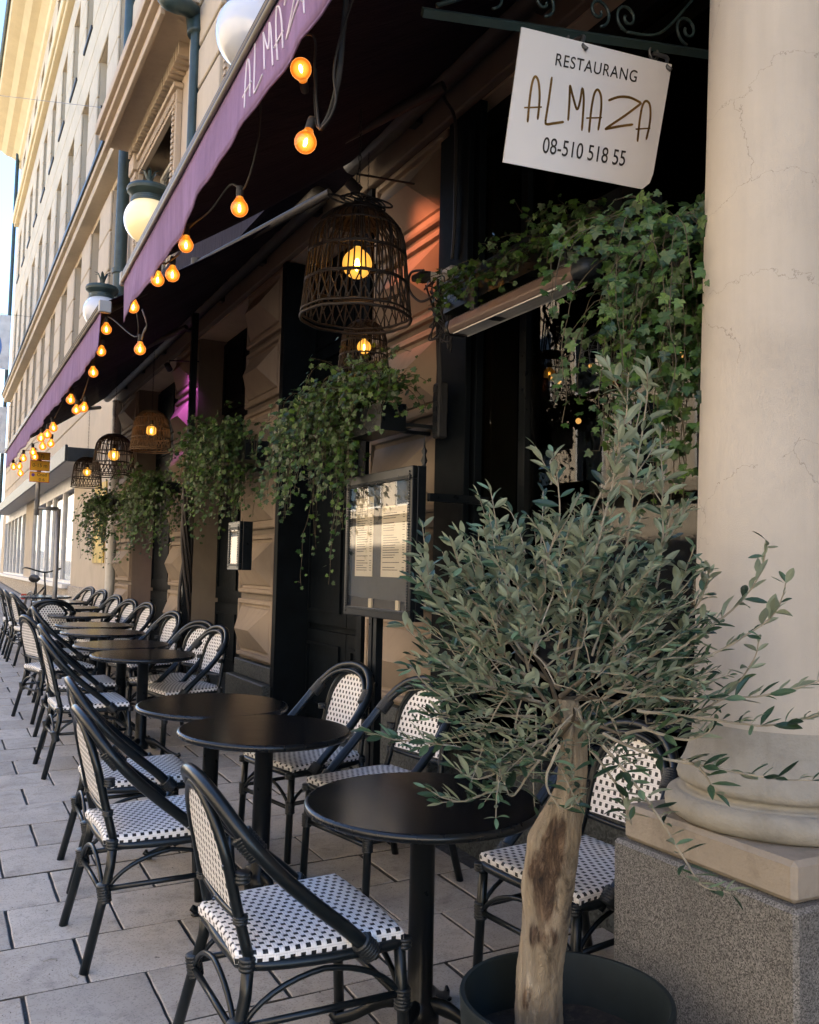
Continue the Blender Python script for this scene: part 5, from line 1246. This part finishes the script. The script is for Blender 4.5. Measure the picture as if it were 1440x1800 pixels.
SHOOTS = [([(1075, 1180), (1098, 1000), (1115, 860), (1135, 720), (1140, 650)], 2.2, 2.1, 3), ([(1010, 1180), (1040, 1000), (1075, 860), (1100, 730), (1105, 655)], 2.2, 2.05, 3),
    ([(980, 1150), (1010, 1000), (1050, 880), (1105, 790), (1130, 700)], 2.25, 2.2, 2), ([(1120, 1150), (1160, 1000), (1165, 860), (1160, 760)], 2.25, 2.2, 2),
    ([(940, 1150), (960, 1000), (985, 900), (972, 800)], 2.15, 2.05, 2), ([(930, 1180), (900, 1050), (880, 960), (862, 860)], 2.2, 2.1, 1), ([(920, 1150), (860, 1060), (815, 1010), (795, 955)], 2.15, 2.05, 2),
    ([(940, 1200), (840, 1120), (770, 1060), (732, 1000)], 2.15, 2.0, 2), ([(950, 1235), (850, 1205), (770, 1160), (712, 1100)], 2.1, 1.95, 1), ([(940, 1260), (860, 1255), (770, 1220), (720, 1170)], 2.15, 2.1, 1),
    ([(960, 1300), (880, 1320), (780, 1310), (712, 1298)], 2.1, 2.0, 2), ([(960, 1320), (900, 1370), (830, 1405), (775, 1410)], 2.1, 2.0, 2), ([(980, 1300), (930, 1360), (900, 1400), (880, 1360)], 2.05, 2.0, 1), ([(985, 1310), (960, 1370), (985, 1420), (1010, 1415)], 2.0, 1.95, 0),
    ([(1060, 1230), (1180, 1150), (1290, 1070), (1335, 1010), (1347, 950)], 2.1, 2.0, 0), ([(1060, 1250), (1170, 1190), (1290, 1130), (1360, 1080), (1382, 1025)], 2.1, 1.95, 0), ([(1100, 1290), (1200, 1265), (1280, 1220), (1325, 1160), (1335, 1120)], 2.1, 2.0, 0),
    ([(1080, 1215), (1180, 1226), (1290, 1228), (1380, 1215), (1450, 1195)], 2.05, 1.9, 0), ([(1120, 1250), (1230, 1262), (1330, 1275), (1400, 1268), (1450, 1250)], 2.0, 1.85, 0), ([(1060, 1290), (1150, 1330), (1270, 1352), (1370, 1370), (1450, 1372)], 2.0, 1.85, 0),
    ([(1060, 1310), (1110, 1370), (1160, 1440), (1215, 1530), (1240, 1560), (1285, 1570)], 2.0, 1.8, 0), ([(1200, 1335), (1230, 1350), (1245, 1370), (1258, 1395)], 1.95, 1.9, 0), ([(1130, 1280), (1200, 1300), (1240, 1290), (1255, 1270)], 2.0, 1.95, 0),
    ([(1080, 1180), (1150, 1090), (1195, 1030), (1220, 960)], 2.2, 2.1, 2), ([(1050, 1150), (1100, 1050), (1180, 940), (1215, 880)], 2.3, 2.3, 2), ([(1100, 1200), (1180, 1120), (1235, 1050), (1240, 1000)], 2.2, 2.15, 1),
    ([(960, 1330), (900, 1345), (840, 1370), (800, 1350)], 2.05, 1.98, 2), ([(940, 1150), (890, 1090), (850, 1010), (840, 930)], 2.25, 2.2, 2), ([(1040, 1320), (1090, 1390), (1110, 1450), (1100, 1420)], 2.05, 2.0, 0)]
for k in range(26):
    x0 = rt.uniform(-190, 190); y0_ = rt.uniform(1040, 1180) + abs(x0)*.25; x1_ = 985 + x0*rt.uniform(1.15, 1.5); y1_ = y0_ - rt.uniform(90, 190) + abs(x0)*.3
    SHOOTS.append(([(985 + x0*.8, y0_), ((985 + x0*.9 + x1_)/2, (y0_+y1_)/2), (x1_, y1_)], 2.2 + rt.uniform(-.12, .12), 2.15 + rt.uniform(-.2, .15), 0))
for pxs, a, b, sb in SHOOTS: shoot(pxs, a, b, sub=sb)
# limbs and the dense inner crown
tips = []
for k in range(13):
    th = 2*pi*k/13 + rt.uniform(-.2, .2); el = rt.uniform(-.35, 1.1); L = rt.uniform(.16, .30); d = Vector((cos(th)*cos(el), sin(th)*cos(el), sin(el)))
    a = CR + Vector((0, 0, rt.uniform(-.14, .02))); m_ = a + d*L*.5 + Vector((rt.uniform(-.02, .02), rt.uniform(-.02, .02), .015)); e = a + d*L + Vector((0, 0, .02))
    br_.tube(spline([a, m_, e], 4), [.0070 - .0006*i for i in range(9)], 6, cap=False); tips += [m_, e, (m_+e)/2]
rx = Vector((_X[0], _Y[0], _Z[0])); fw = Vector((_X[2], _Y[2], 0)).normalized(); ctr = at(975, 1165, D=2.22)
for k in range(250):
    while True:
        q = Vector((rt.uniform(-1, 1), rt.uniform(-1, 1), rt.uniform(-1, 1)))
        if .15 < q.length < 1: break
    q = q * (q.length ** -.25)
    p = ctr + rx*q.x*(.285 - .09*max(0, q.z)) + fw*q.y*.27 + Vector((0, 0, q.z*.245 + (.06 if q.z > 0 else 0)*q.z))
    src = min(tips, key=lambda t_: (t_-p).length)
    d = (p - CR); d = (d.normalized() + Vector((rt.uniform(-.7, .7), rt.uniform(-.7, .7), rt.uniform(-.25, .85)))).normalized(); L = rt.uniform(.08, .20)
    if rt.random() < .35: tw.tube(spline([src, (src+p)/2 + Vector((0, 0, .01)), p], 3), .0019, 4, cap=False)
    twig([p, p + d*L*.5 + Vector((rt.uniform(-.01, .01), 0, .004)), p + d*L], .0016, .0008, .0195, .041*rt.uniform(.75, 1.2), .05)
br_.build('limb', plain('limb_bark', (.11, .09, .065), .85, var=.4, vs_=20), tree, smooth=True, world=True); tw.build('twig', TWIG, tree, world=True)
plant_parts(tree, olv, LF, 290, 'leaf', OLIVE)
# ------------------------------------------------------------------ wall lamps that colour the wall
def spot(p, target, col_, watt, label, size=60):
    t = thing('wall_spotlight', label, 'spotlight', p); d = (Vector(target)-Vector(p)).normalized(); q = d.to_track_quat('-Z', 'Y')
    mb = MB(); mb.lathe([(.001, .07), (.030, .065), (.034, .05), (.034, -.02), (.031, -.02), (.028, .03), (.001, .032)], 16); o = mb.build('housing', RUBBER, t, smooth=True, sharp=40); o.rotation_mode = 'QUATERNION'; o.rotation_quaternion = q
    mb = MB(); mb.tube([(0, 0, .0), (.0, 0, .09), (XF - p[0] - .02, 0, .12)], .007, 6); mb.build('stem', METALD, t)
    l = bpy.data.lights.new('spotlight_beam', 'SPOT'); l.energy = watt; l.color = col_; l.spot_size = radians(size); l.spot_blend = .35; l.shadow_soft_size = .06
    lo = bpy.data.objects.new('spotlight_beam', l); COL.objects.link(lo); lo.parent = t; lo.rotation_mode = 'QUATERNION'; lo.rotation_quaternion = q; lo.location = d*.03
spot((2.05, 4.70, 3.75), (2.55, 4.72, 3.42), (1, .28, .13), 3.6, 'small black spotlight throwing orange light on the wall behind the large lantern', 72)
spot((2.20, 10.1, 3.75), (2.55, 10.5, 3.4), (.75, .16, .9), 6.5, 'small black spotlight throwing purple light on the far pilaster', 66)
# ------------------------------------------------------------------ cables, pipes and boxes on the wall
def cable(pts, r, m, label, cat='cable', name='cable', k=8):
    mb = MB(); mb.tube(spline(pts, k), r, 7); return tag(mb.build(name, m, smooth=True), label, cat)
W = lambda px, py, x=2.42: at(px, py, X=x)
cable([W(775, 130), W(780, 170), W(800, 210), W(801, 300), W(799, 400), W(795, 455)], .010, TUBEG, 'thin beige conduit running down to the white box beside the orange-lit wall', 'conduit', 'conduit', 5)
bx_ = thing('junction_box', 'white round junction box with a black plug beside the orange-lit wall', 'socket', W(792, 486))
mb = MB(); c = W(792, 486); mb.box(c.x-.03, c.x+.06, c.y-.05, c.y+.05, c.z-.05, c.z+.05, b=.012); mb.build('box', WHITEC, bx_, world=True)
mb = MB(); mb.tube([c + Vector((-.02, .02, 0)), c + Vector((-.09, .06, 0))], .027, 12); mb.build('socket', WHITEC, bx_, smooth=True, world=True, sharp=40)
mb = MB(); a = c + Vector((-.09, .06, 0)); mb.tube([a, a + Vector((-.03, .03, .002)), a + Vector((-.07, .08, .0))], [.030, .036, .018], 10); mb.build('plug', RUBBER, bx_, world=True)
rr = random.Random(4)
cable([W(745, 475, 2.25), W(722, 480, 2.25), W(720, 510, 2.25), W(740, 530, 2.25), W(765, 515, 2.25), W(770, 490, 2.25)], .007, RUBBER, 'black lead looping from the plug towards the large lantern')
cb_ = thing('cable_bundle', 'tangle of black cables hanging below the white junction box', 'cables', W(770, 560, 2.3))
mb = MB()
for k in range(11):
    c0 = W(772 + rr.uniform(-14, 12), 560 + rr.uniform(-40, 40), 2.3); P = [c0 + Vector((rr.uniform(-.02, .02), rr.uniform(-.10, .10), rr.uniform(-.16, .16))) for _ in range(5)]; mb.tube(spline(P, 6, closed=True), .0045, 5, closed=True)
for k in range(3): mb.tube(spline([W(770+k*4, 520, 2.33), W(768+k*3, 600, 2.34), W(772+k*2, 690, 2.36), W(778, 730, 2.38)], 6), .005, 5)
mb.build('loop', RUBBER, cb_, smooth=True, world=True)
pb = thing('power_strip', 'dark weathered power strip fixed upright near the pilaster edge above the menu case', 'power strip', W(774, 722, 2.38))
mb = MB(); c = W(774, 722, 2.38); mb.box(c.x-.03, c.x+.03, c.y-.035, c.y+.035, c.z-.15, c.z+.15, b=.008); mb.build('body', RUBBER, pb, world=True)
mb = MB()
for k in range(5): mb.box(c.x-.036, c.x-.031, c.y-.02, c.y+.02, c.z-.12+.055*k, c.z-.09+.055*k)
mb.build('outlet', METALD, pb, world=True)
mb = MB(); mb.tube(spline([W(500, 405), W(460, 440), W(400, 490)], 6), .012, 6)
tag(mb.build('conduit', TUBEG, smooth=True), 'thin conduit running along the wall under the awnings', 'conduit')
# dark post in front of the far pilaster with old stems around it
vp_ = thing('iron_post', 'dark post wrapped with bare climbing stems between the farther ivies', 'post', (2.2, 9.0, gz(2.2, 9.0)))
mb = MB(); mb.box(2.17, 2.23, 8.97, 9.03, gz(2.2, 9), 4.1); mb.build('shaft', BLACKP, vp_, world=True)
mb = MB()
for k in range(7):
    ph = rr.uniform(0, 6); mb.tube([(2.2 + .06*sin(z*3 + ph), 9.0 + .06*cos(z*2.6 + ph), z) for z in [.25 + .12*i for i in range(20)]], .016, 6)
mb.build('climbing_stem', RATTAN, vp_, smooth=True, world=True)
# timber end of a shelf lit by the lantern
# ------------------------------------------------------------------ street sign pole, bicycle, bin, banner
sp_ = at(68, 830, X=1.2); gy = sp_.y; sx_ = sp_.x
pole = thing('parking_sign', 'grey pole with stacked yellow parking plates beyond the tables', 'sign', (sx_, gy, gz(sx_, gy)))
zc0 = at(68, 893, Y=gy).z; x2 = at(103, 900, Y=gy).x
mb = MB(); mb.tube([(x2, gy, gz(sx_, gy)), (x2, gy, zc0)], .032, 12); mb.tube([(x2, gy, zc0), (sx_-.02, gy, zc0)], .026, 10); mb.tube([(sx_, gy, zc0-.1), (sx_, gy, at(68, 797, Y=gy).z)], .030, 12); mb.build('pole', GREY, pole, smooth=True, world=True)
YEL = plain('sign_yellow', (.80, .46, .03), .5, bumpk=0); REDB = plain('sign_border', (.5, .10, .03), .5, bumpk=0); PUR = plain('purple_sticker', (.15, .06, .35), .5, bumpk=0)
for (ya, yb_, txts) in ((795, 809, ((-.03, 0, '(8-17)'),)), (810, 828, ((-.0, 0, '0-15 m'),)), (830, 848, ((.03, .03, 'Onsd'), (.03, -.035, '0-6')))):
    zt, zb = at(68, ya, Y=gy).z, at(68, yb_, Y=gy).z; xl, xr = at(52, 820, Y=gy).x, at(87, 820, Y=gy).x
    mb = MB(); mb.box(xl, xr, gy-.05, gy-.035, zb, zt, b=.002); o = mb.build('plate', REDB, pole, world=True)
    mb = MB(); mb.box(xl+.008, xr-.008, gy-.0525, gy-.0502, zb+.008, zt-.008); o2 = mb.build('face', YEL, pole, world=True)
    for dx, dz, s in txts: text_mesh(s, (.06 if len(txts) > 1 else .07), INK, 'lettering', pole, (Vector(((xl+xr)/2+dx, gy-.0535, (zb+zt)/2+dz)) - pole.location), (pi/2, 0, 0), .95)
    if len(txts) > 1:
        mb = MB(); mb.tube([(xl+.045, gy-.0535, (zb+zt)/2+.025), (xl+.045, gy-.054, (zb+zt)/2+.025)], .022, 16); mb.build('dot', PUR, pole, world=True)
def bicycle(c, rz):
    t = thing('bicycle', 'black bicycle with a red rear lamp parked by the shop window', 'bicycle', c, rz)
    def wheel(x):
        mb = MB(); mb.tube([(x + .33*cos(a), 0, .34 + .33*sin(a)) for a in [2*pi*k/40 for k in range(40)]], .018, 6, closed=True); w_ = mb.build('wheel', RUBBER, t, smooth=True)
        mb = MB(); mb.tube([(x + .30*cos(a), 0, .34 + .30*sin(a)) for a in [2*pi*k/40 for k in range(40)]], .008, 5, closed=True)
        mb.build('rim', GREY, w_); mb = MB()
        for k in range(14): mb.tube([(x, 0, .34), (x + .30*cos(2*pi*k/14), 0, .34 + .30*sin(2*pi*k/14))], .002, 3, cap=False)
        mb.build('spoke', GREY, w_)
    wheel(-.53); wheel(.53)
    mb = MB()
    for a, b in (((-.53, 0, .34), (-.08, 0, .32)), ((-.08, 0, .32), (-.20, 0, .85)), ((-.53, 0, .34), (-.20, 0, .82)), ((-.08, 0, .32), (.34, 0, .78)), ((-.19, 0, .66), (.34, 0, .84)), ((.33, 0, .90), (.42, 0, .60)), ((.42, 0, .6), (.53, 0, .34))): mb.tube([a, b], .016, 8)
    mb.build('frame', BLACKP, t, smooth=True)
    mb = MB(); mb.tube([(.33, 0, .88), (.28, 0, 1.08)], .014, 8); mb.tube(spline([(.05, -.30, 1.13), (.22, -.27, 1.15), (.30, 0, 1.08), (.22, .27, 1.15), (.05, .30, 1.13)], 6), .013, 8); mb.build('handlebar', BLACKP, t, smooth=True)
    mb = MB(); mb.tube(spline([(-.36, 0, .95), (-.26, 0, .98), (-.05, 0, .96)], 5), [.05, .07, .075, .07, .055, .045, .04, .035, .03, .025, .02][:11], 10, flat=1.3); mb.tube([(-.20, 0, .82), (-.22, 0, .95)], .013, 6); mb.build('saddle', RUBBER, t, smooth=True)
    mb = MB(); mb.tube([(-.53 + .38*cos(a), 0, .34 + .38*sin(a)) for a in [.2 + 2.6*k/14 for k in range(15)]], .022, 6, flat=.4); mb.build('mudguard', BLACKP, t, smooth=True)
    mb = MB(); mb.box(-.94, -.90, -.05, .05, .58, .68, b=.01); mb.build('rear_lamp', RED, t)
bicycle((1.62, 16.9, gz(1.62, 16.9)), radians(-80))
def banner(px, py, y, c, label):
    p = at(px, py, Y=y); t = thing('street_banner', label, 'banner', p, 0, 'cloth banners strung over the street')
    mb = MB(); mb.box(-.9, .55, -.01, .01, -1.0, .9); mb.build('cloth', cloth('banner_cloth', (.78, .80, .82), .5), t)
    mb = MB(); n = 24; mb.add([(-.55 + .85*cos(-pi/2 + pi*k/n), -.013, -.25 + .85*sin(-pi/2 + pi*k/n)) for k in range(n+1)], [tuple(range(n+1))]); mb.build('print', plain('banner_ink', c, .7, bumpk=0), t)
    mb = MB(); mb.tube([(-6, 0, 1.0), (.5, 0, .93), (4.3, 0, 1.1)], .006, 4); mb.build('wire', METALD, t)
banner(-13, 596, 34, (.10, .22, .5), 'white banner with a blue shape hung over the far street')
banner(-15, 752, 40, (.18, .55, .10), 'white banner with a green shape hung over the far street')
wr = MB(); a = at(-40, 163, X=0.5); b_ = at(188, 190, X=2.5); wr.tube([a, b_], .006, 4); ow = wr.build('street_wire', METALD); tag(ow, 'thin wire stretched from the facade across the street with a small anchor', 'wire')
mb = MB(); mb.tube([b_ + Vector((-.12, 0, 0)), b_ + Vector((.05, 0, 0))], .03, 8); mb.tube([b_ + Vector((.04, 0, -.16)), b_ + Vector((.04, 0, .16))], .02, 6); mb.build('anchor', METALD, ow)
# fallen twigs and scraps on the paving
for (px, py, L, a, lb) in ((88, 1683, .05, .2, 'short dry twig on a paving slab left of the splayed chair leg'), (130, 1710, .06, 1.9, 'forked dry twig lying right by the foot of the second chair'), (318, 1755, .05, .7, 'thin dry twig on the paving in front of the foremost chair')):
    p = at(px, py, Z=.09); p.z = gz(p.x, p.y) + .004
    mb = MB(); mb.tube([(-L/2, 0, 0), (0, .004, .002), (L/2, -.003, 0)], .0015, 4); mb.tube([(0, .004, .002), (L*.2, L*.2, .002)], .001, 4)
    o = mb.build('fallen_twig', TWIG); o.location = p; o.rotation_euler = (0, 0, a); tag(o, lb, 'twig', 'dry twigs on the paving')

wg = at(1060, 622, X=2.36); tg = thing('wire_globe', 'black wire globe holding a white candle jar before the dark window by the ivy', 'lantern', wg)
mb = MB(); r = .088
for k in range(7):
    a = k*pi/7 + .2; mb.tube([(r*cos(a)*cos(t_), r*sin(a)*cos(t_), r*sin(t_)) for t_ in [2*pi*j/28 for j in range(28)]], .0022, 4, closed=True)
for zz in (-.05, 0, .05): q = math.sqrt(r*r - zz*zz); mb.tube([(q*cos(t_), q*sin(t_), zz) for t_ in [2*pi*j/28 for j in range(28)]], .0022, 4, closed=True)
mb.tube([(0, 0, r), (0, 0, r+.30)], .002, 4); mb.build('cage', METALD, tg)
mb = MB(); mb.lathe([(.001, -.085), (.030, -.083), (.031, -.02), (.026, -.012), (.001, -.010)], 16); mb.build('jar', WHITEC, tg, smooth=True, sharp=40)

rl = random.Random(33); mb = MB()
for k in range(420):
    p = at(rl.uniform(0, 760), rl.uniform(1350, 1800), Z=.09)
    if not (-.9 < p.x < 2.2 and 2.0 < p.y < 8): continue
    q = rl.uniform(.0012, .004); z = gz(p.x, p.y) + .0005; a = rl.uniform(0, 6)
    v = [(p.x + q*cos(a), p.y + q*sin(a), z), (p.x + q*cos(a+2.1), p.y + q*sin(a+2.1), z), (p.x + q*cos(a+4.2), p.y + q*sin(a+4.2), z), (p.x, p.y, z + q*.8)]
    mb.add(v, [(0, 1, 3), (1, 2, 3), (2, 0, 3)])
og = mb.build('grit', plain('grit', (.10, .075, .05), .9, var=.6, vs_=30)); og['kind'] = 'stuff'; og['label'] = 'dark grit and crumbs scattered over the pale paving slabs'; og['category'] = 'grit'
